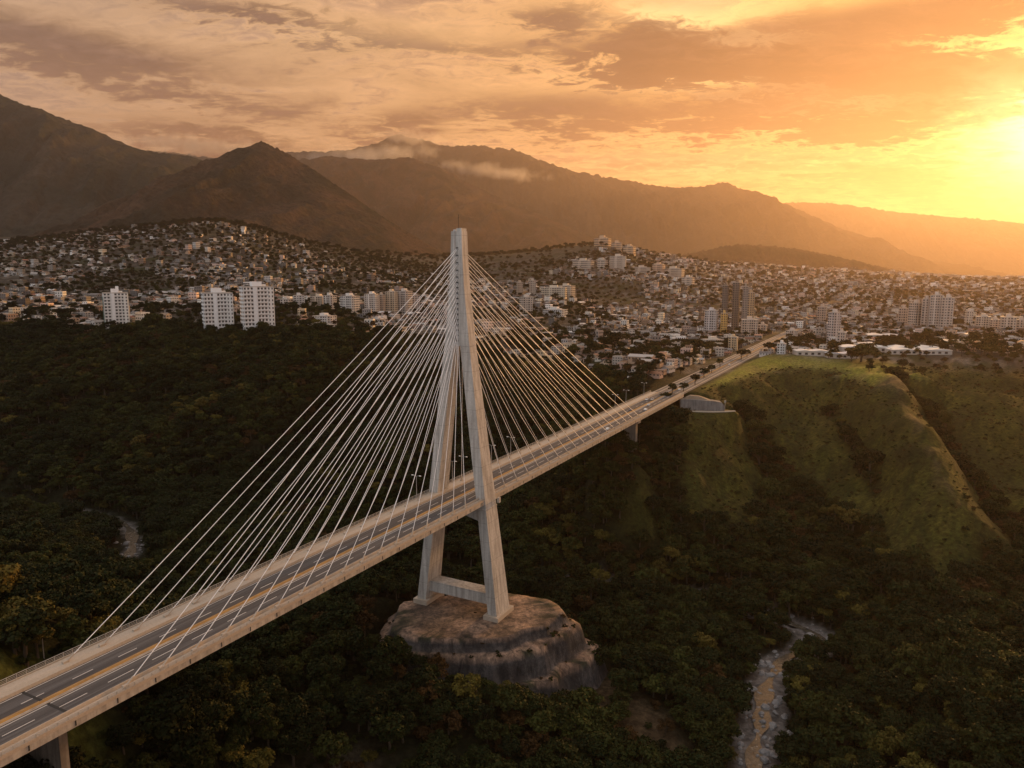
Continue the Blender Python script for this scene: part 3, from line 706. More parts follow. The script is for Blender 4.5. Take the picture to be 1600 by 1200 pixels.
# ------------------------------------------------------------------ cars
def car(name, t, s, flip, c, label, group='cars on the bridge', kind='car'):
    x, y = BW(t, s)
    z = ZROAD + .06 if t < T1 else ROADZ - .48
    o = empty(name, (x, y, z), lrz + (math.pi if flip else 0)); tag(o, label, kind, group)
    L, Wd = (4.4, .88) if kind == 'car' else (7.5, 1.15)
    mp = plain('car_paint', c, .3, var=.08)
    if kind == 'car':
        pr = [(-2.2,.35),(-2.2,.85),(-1.6,.95),(-1.1,1.42),(.5,1.45),(1.15,.98),(2.1,.82),(2.2,.4)]
    else:
        pr = [(-3.7,.55),(-3.7,3.1),(1.5,3.1),(1.6,2.4),(2.9,2.3),(3.6,1.2),(3.7,.55)]
    mb = MB(); mb.loft([[(x_, yy, z_) for x_, z_ in pr] for yy in (-Wd, Wd)]); mb.build('body', mp, o)
    mb = MB()
    if kind == 'car':
        for sg in (1, -1): mb.add([(-1.25, sg*(Wd+.01), .98), (.95, sg*(Wd+.01), .98), (.42, sg*(Wd+.01), 1.38), (-1.0, sg*(Wd+.01), 1.38)], [(0, 1, 2, 3)])
        mb.add([(.56, -.75, 1.43), (.56, .75, 1.43), (1.14, .75, 1.0), (1.14, -.75, 1.0)], [(0, 1, 2, 3)])
    else: mb.add([(2.96, -1.0, 2.25), (2.96, 1.0, 2.25), (3.58, 1.0, 1.3), (3.58, -1.0, 1.3)], [(0, 1, 2, 3)])
    mb.build('window', M['glass'], o)
    for xx in ((-1.35, 1.35) if kind == 'car' else (-2.2, 2.3)):
        for sg in (1, -1):
            mb = MB(); mb.tube([(xx, sg*(Wd-.2), .34), (xx, sg*(Wd+.02), .34)], .34, 10); mb.build('wheel', M['dark'], o)
    return o
def t_px(u, s):
    ts = np.linspace(T0, 1400, 6000); x, y = BW(ts, s); return float(ts[np.argmin(np.abs(proj(x, y, ZROAD)[0] - u))])
car('parked_car', t_px(986, -.6), -.6, True, (.12, .15, .22), 'dark blue car on the far carriageway near the last stays')
car('parked_car', t_px(1011, -3.9), -3.9, True, (.75, .74, .72), 'white car on the far carriageway just before the mesa')
car('parked_car', t_px(1020, -.2), -.4, True, (.62, .60, .58), 'silver car by the median just before the mesa')
car('parked_car', t_px(1009, 8.5), 8.6, False, (.75, .74, .72), 'white car in the outer lane of the near carriageway, past the last stays')
car('parked_car', t_px(1014, 4.9), 4.9, False, (.5, .5, .5), 'grey car beside the yellow median of the near carriageway')
car('parked_car', t_px(950, 8.6), 8.6, False, (.7, .69, .66), 'pale car under the last near-side stay cables')
for i, (u, s, c, w) in enumerate(((1062, 5, (.7,.7,.68), 'white car where the highway leaves the bridge'), (1098, -2, (.25,.05,.04), 'red car on the mesa highway'), (1140, 5, (.6,.6,.6), 'silver car on the highway beside the lawn'), (1176, -4, (.75,.74,.7), 'white car far along the highway, by the flats'), (1190, 8, (.1,.1,.11), 'black car far along the highway'))):
    car('parked_car', t_px(u, s), s, s < 0, c, w, 'cars on the highway beyond the bridge')
# ------------------------------------------------------------------ trees
def make_tree(seed, h, rad, nclump, nleaf, leaf, crown_base=.35, flat=.8, trunkless=False, spread=1.0):
    """returns (crown arrays, trunk MB): tapered trunk with limbs, crown of many small leaf faces gathered in clumps"""
    g = np.random.default_rng(seed); r_ = random.Random(seed)
    tr = MB(); base_r = .035 * h
    if not trunkless:
        bend = [(0, 0, -1.0), (g.normal(0, .1), g.normal(0, .1), h*.2), (g.normal(0, .25), g.normal(0, .25), h*.45), (g.normal(0, .4), g.normal(0, .4), h*.78)]
        tr.tube(bend, [base_r*1.25, base_r, base_r*.75, base_r*.25], 7)
    zc = h * (crown_base + 1) / 2; rz = h * (1 - crown_base) / 2
    V = []; N = []; C = []
    cents = []
    for k in range(nclump):
        for _ in range(30):
            d = g.normal(size=3); d /= np.linalg.norm(d); q = g.uniform(.35, 1.0) ** .6
            c = np.array([d[0]*rad*q*spread, d[1]*rad*q*spread, zc + d[2]*rz*q*flat])
            if d[2] < -.55 and q > .6: continue
            if all(np.linalg.norm((c - o) / (rad, rad, rz)) > .28 for o in cents): break
        cents.append(c)
        if not trunkless and k < 6:
            s0 = np.array([0, 0, h * g.uniform(.28, .55)]); mid = (s0 + c) / 2 + np.array([0, 0, -.04*h])
            tr.tube([s0, mid, c], [base_r*.5, base_r*.32, base_r*.12], 5)
        cr = rad * g.uniform(.26, .48)
        n = int(nleaf * (cr / (rad*.38))**2)
        d = g.normal(size=(n, 3)); d /= np.linalg.norm(d, axis=1)[:, None]; d[:, 2] = np.where(d[:, 2] < -.35, -d[:, 2], d[:, 2])
        p = c + d * (cr * g.uniform(.55, 1.08, (n, 1))) * np.array([1, 1, .75])
        nr = d * .75 + g.normal(size=(n, 3)) * .55 + np.array([0, 0, .25]); nr /= np.linalg.norm(nr, axis=1)[:, None]
        a = np.cross(nr, g.normal(size=(n, 3))); a /= np.linalg.norm(a, axis=1)[:, None]; bb = np.cross(nr, a)
        sz = leaf * g.uniform(.6, 1.35, (n, 1))
        quad = np.stack([p - a*sz - bb*sz*.25, p - bb*sz*.7 + a*sz*.1, p + a*sz + bb*sz*.2, p + bb*sz*.75], 1)
        V.append(quad.reshape(-1, 3))
        shade = np.clip(g.uniform(.0, .55) + g.uniform(0, .5, n), 0, 1)
        C.append(np.repeat(shade, 4))
    V = np.concatenate(V); C = np.concatenate(C)
    Q = np.arange(len(V)).reshape(-1, 4)
    return V, Q, np.stack([C]*3, 1), tr
KINDS_T = []      # (crown mesh, trunk mesh, joined mesh) per kind
specs = [('leaf_dark', 9.5, 4.2, 20, 95, .40, .28), ('leaf_dark', 12.5, 4.8, 24, 95, .44, .30), ('leaf_olive', 8.5, 4.6, 20, 90, .42, .25), ('leaf_olive', 11, 4.0, 18, 95, .40, .3),
         ('leaf_yellow', 8.0, 3.6, 16, 90, .36, .25), ('leaf_gold', 10.5, 4.0, 18, 80, .38, .3), ('leaf_brown', 7.5, 3.6, 15, 70, .36, .25)]
hidden = bpy.data.collections.new('tree_kinds')      # source meshes for the far woods; not linked into the scene
for k, (lm, h, rad, nc, nl, lf, cb) in enumerate(specs):
    Vt, Qt, Ct, tr = make_tree(100 + k*7, h, rad, nc, nl, lf, cb)
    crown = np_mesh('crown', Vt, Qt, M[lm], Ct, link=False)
    tm = bpy.data.meshes.new('trunk'); tm.from_pydata(tr.v, [], tr.f); tm.materials.append(M['bark'])
    KINDS_T.append((crown.data, tm))
    # joined far copy
    tv = np.array(tr.v); 
    me = bpy.data.meshes.new('wood_tree'); allf = [tuple(q) for q in Qt] + [tuple(len(Vt) + i for i in f) for f in tr.f]
    me.from_pydata(np.concatenate([Vt, tv]).tolist(), [], allf); me.materials.append(M[lm]); me.materials.append(M['bark'])
    me.polygons.foreach_set('material_index', [0]*len(Qt) + [1]*len(tr.f))
    at = me.color_attributes.new('col', 'FLOAT_COLOR', 'POINT'); at.data.foreach_set('color', np.concatenate([np.concatenate([Ct, np.ones((len(Ct), 1))], 1), np.full((len(tv), 4), .5)]).astype(np.float32).ravel())
    o = bpy.data.objects.new('wood_tree_%02d' % k, me); hidden.objects.link(o)
for k, lm in enumerate(('leaf_dark', 'leaf_olive', 'leaf_brown')):
    Vt, Qt, Ct, tr = make_tree(300 + k, 2.4, 1.7, 8, 60, .26, .05, trunkless=True)
    o = np_mesh('wood_tree_%02d' % (len(specs) + k), Vt, Qt, M[lm], Ct, link=False); hidden.objects.link(o)
NK = len(specs) + 3

def instancer(name, P, kind, scale, rot, label, cat):
    me = bpy.data.meshes.new(name); me.vertices.add(len(P)); me.vertices.foreach_set('co', np.asarray(P, np.float32).ravel())
    for nm, tp, arr in (('pi', 'INT', kind), ('sc', 'FLOAT', scale), ('rz', 'FLOAT', rot)):
        a = me.attributes.new(nm, tp, 'POINT'); a.data.foreach_set('value', np.asarray(arr, np.int32 if tp == 'INT' else np.float32))
    o = bpy.data.objects.new(name, me); col.objects.link(o); tag(o, label, cat, kind='stuff')
    g = bpy.data.node_groups.new(name + '_scatter', 'GeometryNodeTree')
    g.interface.new_socket('Geometry', in_out='INPUT', socket_type='NodeSocketGeometry'); g.interface.new_socket('Geometry', in_out='OUTPUT', socket_type='NodeSocketGeometry')
    N = g.nodes; gi = N.new('NodeGroupInput'); go = N.new('NodeGroupOutput')
    ip = N.new('GeometryNodeInstanceOnPoints'); ci = N.new('GeometryNodeCollectionInfo')
    ci.inputs['Collection'].default_value = hidden; ci.inputs['Separate Children'].default_value = True; ci.inputs['Reset Children'].default_value = True
    ip.inputs['Pick Instance'].default_value = True
    def na(nm, tp):
        n = N.new('GeometryNodeInputNamedAttribute'); n.data_type = tp; n.inputs['Name'].default_value = nm; return n.outputs['Attribute']
    cx = N.new('ShaderNodeCombineXYZ'); g.links.new(na('rz', 'FLOAT'), cx.inputs[2])
    mp = N.new('GeometryNodeMeshToPoints')
    g.links.new(gi.outputs[0], mp.inputs['Mesh']); g.links.new(mp.outputs[0], ip.inputs['Points']); g.links.new(ci.outputs[0], ip.inputs['Instance'])
    g.links.new(na('pi', 'INT'), ip.inputs['Instance Index']); g.links.new(cx.outputs[0], ip.inputs['Rotation']); g.links.new(na('sc', 'FLOAT'), ip.inputs['Scale'])
    g.links.new(ip.outputs[0], go.inputs[0])
    md = o.modifiers.new('scatter', 'NODES'); md.node_group = g
    return o
def ground_at(x, y): return H(x, y)
# jittered points over the gorge
sp_ = 5.4
gx, gy = np.meshgrid(np.arange(-760, 900, sp_), np.arange(70, 1010, sp_))
gx = (gx + rng.uniform(-.48, .48, gx.shape)*sp_).ravel(); gy = (gy + rng.uniform(-.48, .48, gy.shape)*sp_).ravel()
gz = ground_at(gx, gy)
u, v, d = proj(gx, gy, gz)
vis = (u > -120) & (u < 1720) & (v < 1330) & (d > 60)
gx, gy, gz, u, v = gx[vis], gy[vis], gz[vis], u[vis], v[vis]
t, s = to_bridge(gx, gy); rdv = river_dist(gx, gy)
e = np.hypot((gx - MC[0]) / 41, (gy - MC[1]) / 29.5)
grass = grass_amount(gx, gy, gz)
mesa = sstep(-97, -92, gz) * (np.hypot(gx, gy) > 640)
dens = np.ones(len(gx))
dens *= 1 - .95 * np.clip(grass * 1.25, 0, 1)
rim_v = np.interp(u, [0, 150, 250, 340, 450, 560, 650, 760], [516, 522, 514, 527, 522, 524, 536, 548]); dens *= np.where((mesa > .5) & ((u > 760) | (v < rim_v - 3)), .10, 1)
dens[(s < -12) & (s > -34) & (t > -215) & (t < -150)] *= .06
dens[(np.abs(s) < 18) & (t > 270)] = 0
dens[(s > 12) & (s < 120) & (t > 330) & (t < 640) & (gz > -94.5)] = 0
nearhi = (np.abs(s) < 15.5) & (gz > -112); dens[nearhi] = 0
hid_ = ((u > 270) & (u < 470)) | ((u > 660) & (u < 1240) & (v < 985)); dens[rdv < np.where(hid_, 3.0, np.where(u > 1100, 6.5, 8)) + 5*fbm(gx/12, gy/12, 2, 91)] = 0
dens[e < np.where(gx < -8, 1.16, 1.30)] = 0
vis_front = (e < 1.55) & (gx > 0); dens[vis_front] *= .15
dens[np.hypot((gx-BUNK[0])/32, (gy-BUNK[1]-2)/17) < 1.0] = 0
dens[seg_mask(gx, gy, MOUNDR, 17) > .3] *= .12
dens[np.hypot(gx + 52, (gy - 205)*.8) < 26] *= .3
dens *= np.interp(np.hypot(gx, gy), [150, 330, 480], [.62, .68, .78])
pick = rng.uniform(0, 1, len(gx)) < dens
gx, gy, gz, u, v, t, s, grass, rdv = [q[pick] for q in (gx, gy, gz, u, v, t, s, grass, rdv)]
n = len(gx)
nz = fbm(gx/45, gy/45, 4, 101); rr = rng.uniform(0, 1, n)
kind = np.where(nz + .35*(rr-.5) > .66, 2, np.where(rr < .42, 0, np.where(rr < .62, 1, np.where(rr < .84, 3, 2))))
warm = fbm(gx/30, gy/30, 3, 102) + .6*(rng.uniform(0, 1, n) - .5) + .10*sstep(420, 200, np.hypot(gx, gy))
kind = np.where(warm + .10*sstep(330, 180, np.hypot(gx, gy)) > .84, 4, kind); kind = np.where(warm > .97, 5, kind); kind = np.where((warm < .2), 6, kind)
right_brown = sstep(430, 520, gx - (gy-500)*.35); kind = np.where(rng.uniform(0, 1, n) < .45*right_brown, 6, kind)
sc = rng.uniform(.55, 1.12, n) * (1 - .35*right_brown)
big = rng.uniform(0, 1, n) > .93; sc[big] *= 1.3
sc *= np.interp(np.hypot(gx, gy), [150, 330, 480], [1.30, 1.25, 1.22])
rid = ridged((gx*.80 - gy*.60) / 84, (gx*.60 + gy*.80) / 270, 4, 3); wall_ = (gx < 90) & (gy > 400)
kind = np.where(wall_ & (rid > .66) & (rng.uniform(0, 1, n) < .65), rng.choice([2, 2, 3, 6, 4], n), kind); kind = np.where(wall_ & (rid < .5) & (kind > 1), rng.integers(0, 2, n), kind)  # drier olive kinds on ridges, dark ones in hollows; foliage colour carries relief shading
# low growth on the open grass
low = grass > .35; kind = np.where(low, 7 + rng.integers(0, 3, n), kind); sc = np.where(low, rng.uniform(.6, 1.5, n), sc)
# keep the sight of the bridge clear: nothing taller than the deck right beside it
hcap = np.where((np.abs(s) < 24), np.clip((ZROAD - 5 - gz) / 12.5, .15, 3), 9); sc = np.minimum(sc, hcap)
rot = rng.uniform(0, 6.283, n)
P = np.stack([gx, gy, gz - .15], 1)
# the 300 that show largest stand as trees of their own
heights = np.array([sp[1] for sp in specs] + [2.4]*3)[kind] * sc
inframe = (u > 5) & (u < 1595) & (v > 430) & (v < 1230)
px = heights / np.hypot(gx, gy)
def occluded(i):
    """a sight line to the crown that runs into the ground or into the deck"""
    X, Y, Z = gx[i], gy[i], gz[i] + heights[i]*.75
    q = np.linspace(.35, .97, 40); hh = H(X*q, Y*q)
    if np.any(hh > Z*q + .5): return True
    tt_, ss_ = to_bridge(X*q, Y*q); below = (Z*q < ZROAD)
    cr = np.diff(below.astype(int)) != 0
    return False
cand = np.argsort(-(px * inframe)); chosen = []
for i in cand:
    if len(chosen) >= 290: break
    if kind[i] < 7 and inframe[i] and not occluded(i): chosen.append(i)
chosen = np.array(chosen)
HUES = {0: 'dark green', 1: 'tall dark green', 2: 'olive green', 3: 'upright olive', 4: 'yellow-green', 5: 'golden-leaved', 6: 'dull brown-leaved'}
def zone(i):
    x, y, z, tt_, ss_ = gx[i], gy[i], gz[i], t[i], s[i]
    e_ = math.hypot((x - MC[0])/41, (y - MC[1])/29.5)
    if rdv[i] < 24: return 'beside the stony stream bed'
    if e_ < 1.75: return 'at the foot of the concrete terraces'
    if ss_ < -13: return 'in the hollow behind the walkway railing' if tt_ < -60 else 'behind the pylon on the stream side'
    if abs(ss_) <= 16: return 'in the shade under the bridge deck'
    if tt_ < -150: return 'by the pier at the near end of the bridge'
    if u[i] < 480: return 'on the brown slope below the near railing'
    if u[i] < 1000 and v[i] > 960: return 'on the bank in front of the concrete terraces'
    if u[i] < 1180: return 'between the concrete terraces and the stream'
    if v[i] > 940: return 'on the rise across the stream, facing the terraces'
    return 'at the bottom of the grassy spur'
protos = {}
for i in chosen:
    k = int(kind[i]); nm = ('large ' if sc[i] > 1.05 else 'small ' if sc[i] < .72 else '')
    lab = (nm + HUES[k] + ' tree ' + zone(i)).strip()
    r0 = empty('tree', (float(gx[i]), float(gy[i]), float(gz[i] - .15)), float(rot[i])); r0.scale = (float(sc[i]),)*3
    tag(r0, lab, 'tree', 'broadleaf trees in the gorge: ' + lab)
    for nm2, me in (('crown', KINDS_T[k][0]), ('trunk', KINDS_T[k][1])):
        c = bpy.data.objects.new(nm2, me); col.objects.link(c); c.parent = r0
rest = np.ones(n, bool); rest[chosen] = False
shr = kind >= 7
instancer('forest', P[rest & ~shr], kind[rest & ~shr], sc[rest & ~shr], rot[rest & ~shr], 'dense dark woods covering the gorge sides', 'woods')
# undergrowth: low bushes that fill between the trees and dot the grass
gx2, gy2 = np.meshgrid(np.arange(-700, 800, 4.3), np.arange(80, 900, 4.3))
gx2 = (gx2 + rng.uniform(-2, 2, gx2.shape)).ravel(); gy2 = (gy2 + rng.uniform(-2, 2, gy2.shape)).ravel(); gz2 = H(gx2, gy2)
u2, v2, d2 = proj(gx2, gy2, gz2); gr2 = grass_amount(gx2, gy2, gz2); t2, s2 = to_bridge(gx2, gy2)
ok = (u2 > -100) & (u2 < 1700) & (v2 < 1300) & (d2 > 60) & (river_dist(gx2, gy2) > 11) & (np.hypot((gx2-MC[0])/41, (gy2-MC[1])/29.5) > 1.42) & (gz2 < -93.5) & (np.hypot((gx2-BUNK[0])/30, (gy2-BUNK[1])/16) > 1)
ok &= ~((np.abs(s2) < 15) & (gz2 > -103)) & (seg_mask(gx2, gy2, CREST, 7) < .3)
ok &= rng.uniform(0, 1, len(gx2)) < np.where(gr2 > .35, .28 + .6*sstep(.46, .6, fbm(gx2/16, gy2/26, 4, 121)), .5) * np.where(seg_mask(gx2, gy2, MOUNDR, 17) > .3, .2, 1)
m2 = ok.sum()
Vm_ = np.array(Vm).reshape(len(prof), NT, 3); led = np.concatenate([Vm_[k] for k in (5, 7, 8, 12, 13, 17)]); led = led[rng.uniform(0, 1, len(led)) < .085]
instancer('undergrowth', np.concatenate([np.stack([gx2[ok], gy2[ok], gz2[ok]-.1], 1), led]), np.concatenate([7 + rng.choice([0, 1, 1, 2], m2), 7 + rng.choice([0, 1, 2], len(led))]), np.concatenate([rng.uniform(.35, 1.3, m2) * np.where(gr2[ok] > .35, .55, 1.0) * np.where(rng.uniform(0, 1, m2) > .93, 1.7, 1), rng.uniform(.25, .75, len(led))]), rng.uniform(0, 6.28, m2 + len(led)), 'low bushes and rough grass tufts on the slopes', 'undergrowth')
# boulders along the stream
def boulder(seed):
    g = np.random.default_rng(seed); mb = MB(); rings = []
    for k, q in enumerate((-.6, -.1, .45, .8)):
        rr_ = (.8, 1.0, .75, .25)[k]
        rings.append([(rr_*math.cos(a)*g.uniform(.8, 1.15), rr_*math.sin(a)*g.uniform(.75, 1.1), q*g.uniform(.75, .95)) for a in np.linspace(0, 2*math.pi, 9)[:-1]])
    mb.loft(rings); return mb
bpro = []
for k in range(4):
    o = boulder(k).build('boulder', M['rock']); bpro.append(o)
cnt = 0
idxs = [i for i in range(len(RIVS)) if 150 < np.hypot(*RIVS[i]) < 560]
for j in range(420):
    i = rnd.choice(idxs); p = RIVS[i]; off = rnd.choice([-1, 1]) * rnd.uniform(1.0, 9); a = RIVS[max(i-1, 0)]; q = RIVS[min(i+1, len(RIVS)-1)]
    dn = (q - a) / (np.linalg.norm(q-a)+1e-9); x = p[0] + dn[1]*off + rnd.uniform(-4, 4); y = p[1] - dn[0]*off + rnd.uniform(-4, 4)
    uu, vv, dd = proj(x, y, -178)
    if cnt >= 240: break
    if not (0 < uu < 1600 and vv < 1205) or (250 < uu < 470) or (670 < uu < 1150): continue
    o = bpro[cnt] if cnt < 4 else bpro[cnt % 4].copy()
    if cnt >= 4: col.objects.link(o)
    o.location = (x, y, float(H(np.array([x]), np.array([y]))[0]) + .25); o.rotation_euler = (0, 0, rnd.uniform(0, 6)); sc_ = rnd.choice([.6, .8, 1.0, 1.3, 1.7, 2.4]) * rnd.uniform(.8, 1.2); o.scale = (sc_, sc_*rnd.uniform(.7, 1), sc_*rnd.uniform(.6, .9))
    sz = 'small' if sc_ < 1 else 'large' if sc_ > 1.9 else 'middling'
    wh = 'below the grassy spur' if uu > 1000 else 'behind the concrete terraces' if uu > 420 else 'in the hollow behind the railing'
    side = 'in midstream' if abs(off) < 5 else 'on the bank'
    tag(o, f'{sz} pale grey boulder {side} of the stream {wh}', 'boulder', f'{sz} boulders {side} {wh}'); cnt += 1
# ------------------------------------------------------------------ town
WALLS = [(.74,.70,.63),(.80,.78,.74),(.64,.58,.51),(.52,.36,.25),(.48,.45,.43),(.74,.63,.47),(.64,.48,.41),(.36,.31,.28),(.84,.83,.81)]
ROOFS = [(.30,.13,.08),(.36,.19,.12),(.26,.25,.24),(.42,.40,.38),(.55,.53,.51),(.22,.14,.10),(.33,.24,.18),(.18,.17,.17)]
class House:
    """one house design as lists of quads: ('wall'|'roof'|'window'|'door', quad)"""
    def __init__(s): s.q = {'wall': [], 'roof': [], 'window': [], 'door': [], 'tank': []}
    def box(s, part, x0, x1, y0, y1, z0, z1):
        v = [(x0,y0,z0),(x1,y0,z0),(x1,y1,z0),(x0,y1,z0),(x0,y0,z1),(x1,y0,z1),(x1,y1,z1),(x0,y1,z1)]
        for f in ((4,5,6,7),(0,1,5,4),(1,2,6,5),(2,3,7,6),(3,0,4,7)): s.q[part].append([v[i] for i in f])
    def win(s, x0, x1, y0, y1, z0, z1, storeys=1, nx=3, ny=2, part='window'):
        """windows standing 6 cm proud of the four faces of a block"""
        hst = (z1 - z0) / storeys
        for k in range(storeys):
            a = z0 + hst*k + hst*.34; b = z0 + hst*k + hst*.78; e = .06
            for i in range(nx):
                c = x0 + (x1-x0)*(i+.5)/nx; w = (x1-x0)/nx*.24
                s.q[part].append([(c-w,y0-e,a),(c+w,y0-e,a),(c+w,y0-e,b),(c-w,y0-e,b)])
                s.q[part].append([(c+w,y1+e,a),(c-w,y1+e,a),(c-w,y1+e,b),(c+w,y1+e,b)])
            for i in range(ny):
                c = y0 + (y1-y0)*(i+.5)/ny; w = (y1-y0)/ny*.24
                s.q[part].append([(x1+e,c-w,a),(x1+e,c+w,a),(x1+e,c+w,b),(x1+e,c-w,b)])
                s.q[part].append([(x0-e,c+w,a),(x0-e,c-w,a),(x0-e,c-w,b),(x0-e,c+w,b)])
    def door(s, x, y, w=.55, h=2.1): s.q['door'].append([(x-w,y-.07,0),(x+w,y-.07,0),(x+w,y-.07,h),(x-w,y-.07,h)])
    def gable(s, x0, x1, y0, y1, z, rise, ov=.5):
        ym = (y0+y1)/2; t = .25
        for sg, yy in ((-1, y0-ov), (1, y1+ov)):
            zz = z - rise * ov / ((y1-y0)/2)
            top = [(x0-ov,yy,zz),(x1+ov,yy,zz),(x1+ov,ym,z+rise),(x0-ov,ym,z+rise)]
            if sg > 0: top = top[::-1]
            s.q['roof'].append([(a,b,c+t) for a,b,c in top]); s.q['roof'].append([(x0-ov,yy,zz),(x1+ov,yy,zz),(x1+ov,yy,zz+t),(x0-ov,yy,zz+t)])
        for xx in (x0, x1): s.q['wall'].append([(xx,y0,z),(xx,y1,z),(xx,ym,z+rise),(xx,ym,z+rise*.999)])
    def hip(s, x0, x1, y0, y1, z, rise, ov=.5):
        x0-=ov; x1+=ov; y0-=ov; y1+=ov; ym=(y0+y1)/2; d=(y1-y0)/2*.9
        a,b=(x0+d,ym,z+rise),(x1-d,ym,z+rise)
        for f in ([(x0,y0,z),(x1,y0,z),b,a],[(x1,y1,z),(x0,y1,z),a,b],[(x0,y1,z),(x0,y0,z),a,(a[0],a[1]+.01,a[2])],[(x1,y0,z),(x1,y1,z),(b[0],b[1]+.01,b[2]),b]): s.q['roof'].append(f)
        s.q['roof'].append([(x0,y1,z),(x1,y1,z),(x1,y0,z),(x0,y0,z)])
    def flat(s, x0, x1, y0, y1, z, ph=.7):
        s.q['roof'].append([(x0+.3,y0+.3,z),(x1-.3,y0+.3,z),(x1-.3,y1-.3,z),(x0+.3,y1-.3,z)])
        for a in ((x0,x1,y0,y0+.28),(x0,x1,y1-.28,y1),(x0,x0+.28,y0+.29,y1-.29),(x1-.28,x1,y0+.29,y1-.29)): s.box('wall', a[0], a[1], a[2], a[3], z-.05, z+ph)
def walls_of(h, x0, x1, y0, y1, z0, z1):
    v = [(x0,y0,z0),(x1,y0,z0),(x1,y1,z0),(x0,y1,z0),(x0,y0,z1),(x1,y0,z1),(x1,y1,z1),(x0,y1,z1)]
    for f in ((0,1,5,4),(1,2,6,5),(2,3,7,6),(3,0,4,7)): h.q['wall'].append([v[i] for i in f])
DES = []
def D_(kind, name): h = House(); h.name = name; DES.append(h); return h
h = D_(0, 'flat-roofed single-storey house'); walls_of(h,-6,6,-4.5,4.5,-2,3.4); h.win(-6,6,-4.5,4.5,0,3.4,1,3,2); h.door(-1.8,-4.5); h.flat(-6,6,-4.5,4.5,3.4)
h = D_(1, 'flat-roofed two-storey house with set-back upper floor'); walls_of(h,-6.5,6.5,-5,5,-2,3.3); walls_of(h,-6.3,1.5,-3,4.8,3.3,6.6); h.win(-6.5,6.5,-5,5,0,3.3,1,4,2); h.win(-6.3,1.5,-3,4.8,3.3,6.6,1,2,2); h.door(.2,-5); h.flat(-6.5,6.5,-5,5,3.32,.5); h.flat(-6.3,1.5,-3,4.8,6.6,.5); h.box('tank',-4.5,-3,2,3.5,6.6,8.0)
h = D_(2, 'single-storey house under a pitched roof'); walls_of(h,-7,7,-4.5,4.5,-2,3.0); h.win(-7,7,-4.5,4.5,0,3.0,1,4,2); h.door(0,-4.5); h.gable(-7,7,-4.5,4.5,3.0,1.7)
h = D_(3, 'two-storey house under a pitched roof'); walls_of(h,-6,6,-5,5,-2,6.0); h.win(-6,6,-5,5,0,6.0,2,3,2); h.door(2,-5); h.gable(-6,6,-5,5,6.0,2.0)
h = D_(4, 'broad house under a hipped roof'); walls_of(h,-8,8,-6,6,-2,3.4); h.win(-8,8,-6,6,0,3.4,1,4,3); h.door(-2,-6); h.hip(-8,8,-6,6,3.4,2.3)
h = D_(5, 'L-shaped house under two pitched roofs'); walls_of(h,-8,8,-1,7,-2,3.3); walls_of(h,-8,-1,-8,-1,-2,3.3); h.win(-8,8,-1,7,0,3.3,1,4,2); h.win(-8,-1,-8,-1.2,0,3.3,1,2,2); h.door(3,-1); h.gable(-8,8,-1,7,3.3,1.6); h.gable(-7.9,-1,-8,-2,3.3,1.2)
h = D_(6, 'three-storey flat-roofed block'); walls_of(h,-6.5,6.5,-6,6,-2,9.6); h.win(-6.5,6.5,-6,6,0,9.6,3,4,3); h.door(-1,-6); h.flat(-6.5,6.5,-6,6,9.6); h.box('tank',1.5,3.8,0,2.2,9.6,11.4)
h = D_(7, 'long low metal-roofed shed'); walls_of(h,-13,13,-7,7,-2,4.6); h.win(-13,13,-7,7,1.6,4.4,1,7,3); h.door(-6,-7,2.0,3.4); h.gable(-13,13,-7,7,4.6,1.8,.4)
h = D_(8, 'narrow two-storey house with a lean-to roof'); walls_of(h,-4,4,-5,5,-2,5.6); h.win(-4,4,-5,5,0,5.6,2,2,2); h.door(1,-5); h.q['roof'] += [[(-4.4,-5.6,5.7),(4.4,-5.6,5.7),(4.4,5.5,7.2),(-4.4,5.5,7.2)],[(-4.4,-5.6,5.45),(4.4,-5.6,5.45),(4.4,-5.6,5.7),(-4.4,-5.6,5.7)]]; h.q['wall'] += [[(-4,5,5.6),(4,5,5.6),(4,5,7.0),(-4,5,7.0)],[(4,-5,5.6),(4,5,5.6),(4,5,7.0),(4,-5,5.65)],[(-4,5,5.6),(-4,-5,5.6),(-4,-5,5.65),(-4,5,7.0)]]
h = D_(9, 'low row of houses under one ridge'); walls_of(h,-14,14,-4.5,4.5,-2,3.2); h.win(-14,14,-4.5,4.5,0,3.2,1,9,2); h.door(-9,-4.5); h.door(1,-4.5); h.gable(-14,14,-4.5,4.5,3.2,1.6)
def arr(qs): return np.array(qs, float).reshape(-1, 4, 3)
DARR = [{k: arr(v) for k, v in h.q.items() if v} for h in DES]

# --- where houses stand
def road_clear(x, y):
    t, s = to_bridge(x, y); return (np.abs(s) > 25) | (t < 290) | (t > 1190)
def scatter(x0, x1, y0, y1, sp):
    ca, sa = math.cos(-TH), math.sin(-TH)
    L = max(abs(x0), abs(x1), y1) * 1.5
    a, b = np.meshgrid(np.arange(-L, L, sp), np.arange(-L, L, sp))
    x = a*ca - b*sa; y = a*sa + b*ca
    k = (x > x0) & (x < x1) & (y > y0) & (y < y1) & (np.abs(x) < .80*y + 60); x, y = x[k], y[k]
    return x + rng.uniform(-.28, .28, len(x))*sp, y + rng.uniform(-.28, .28, len(y))*sp
XS, YS = [], []
for x0, x1, y0, y1, sp in ((-900, 1300, 640, 1500, 14.2), (-1700, 2000, 1500, 2600, 18.5), (-600, 3300, 2600, 4200, 28), (500, 6500, 4200, 8500, 56)):
    x, y = scatter(x0, x1, y0, y1, sp); XS.append(x); YS.append(y)
hx = np.concatenate(XS); hy = np.concatenate(YS); hz = H(hx, hy); hu, hv, hd = proj(hx, hy, hz)
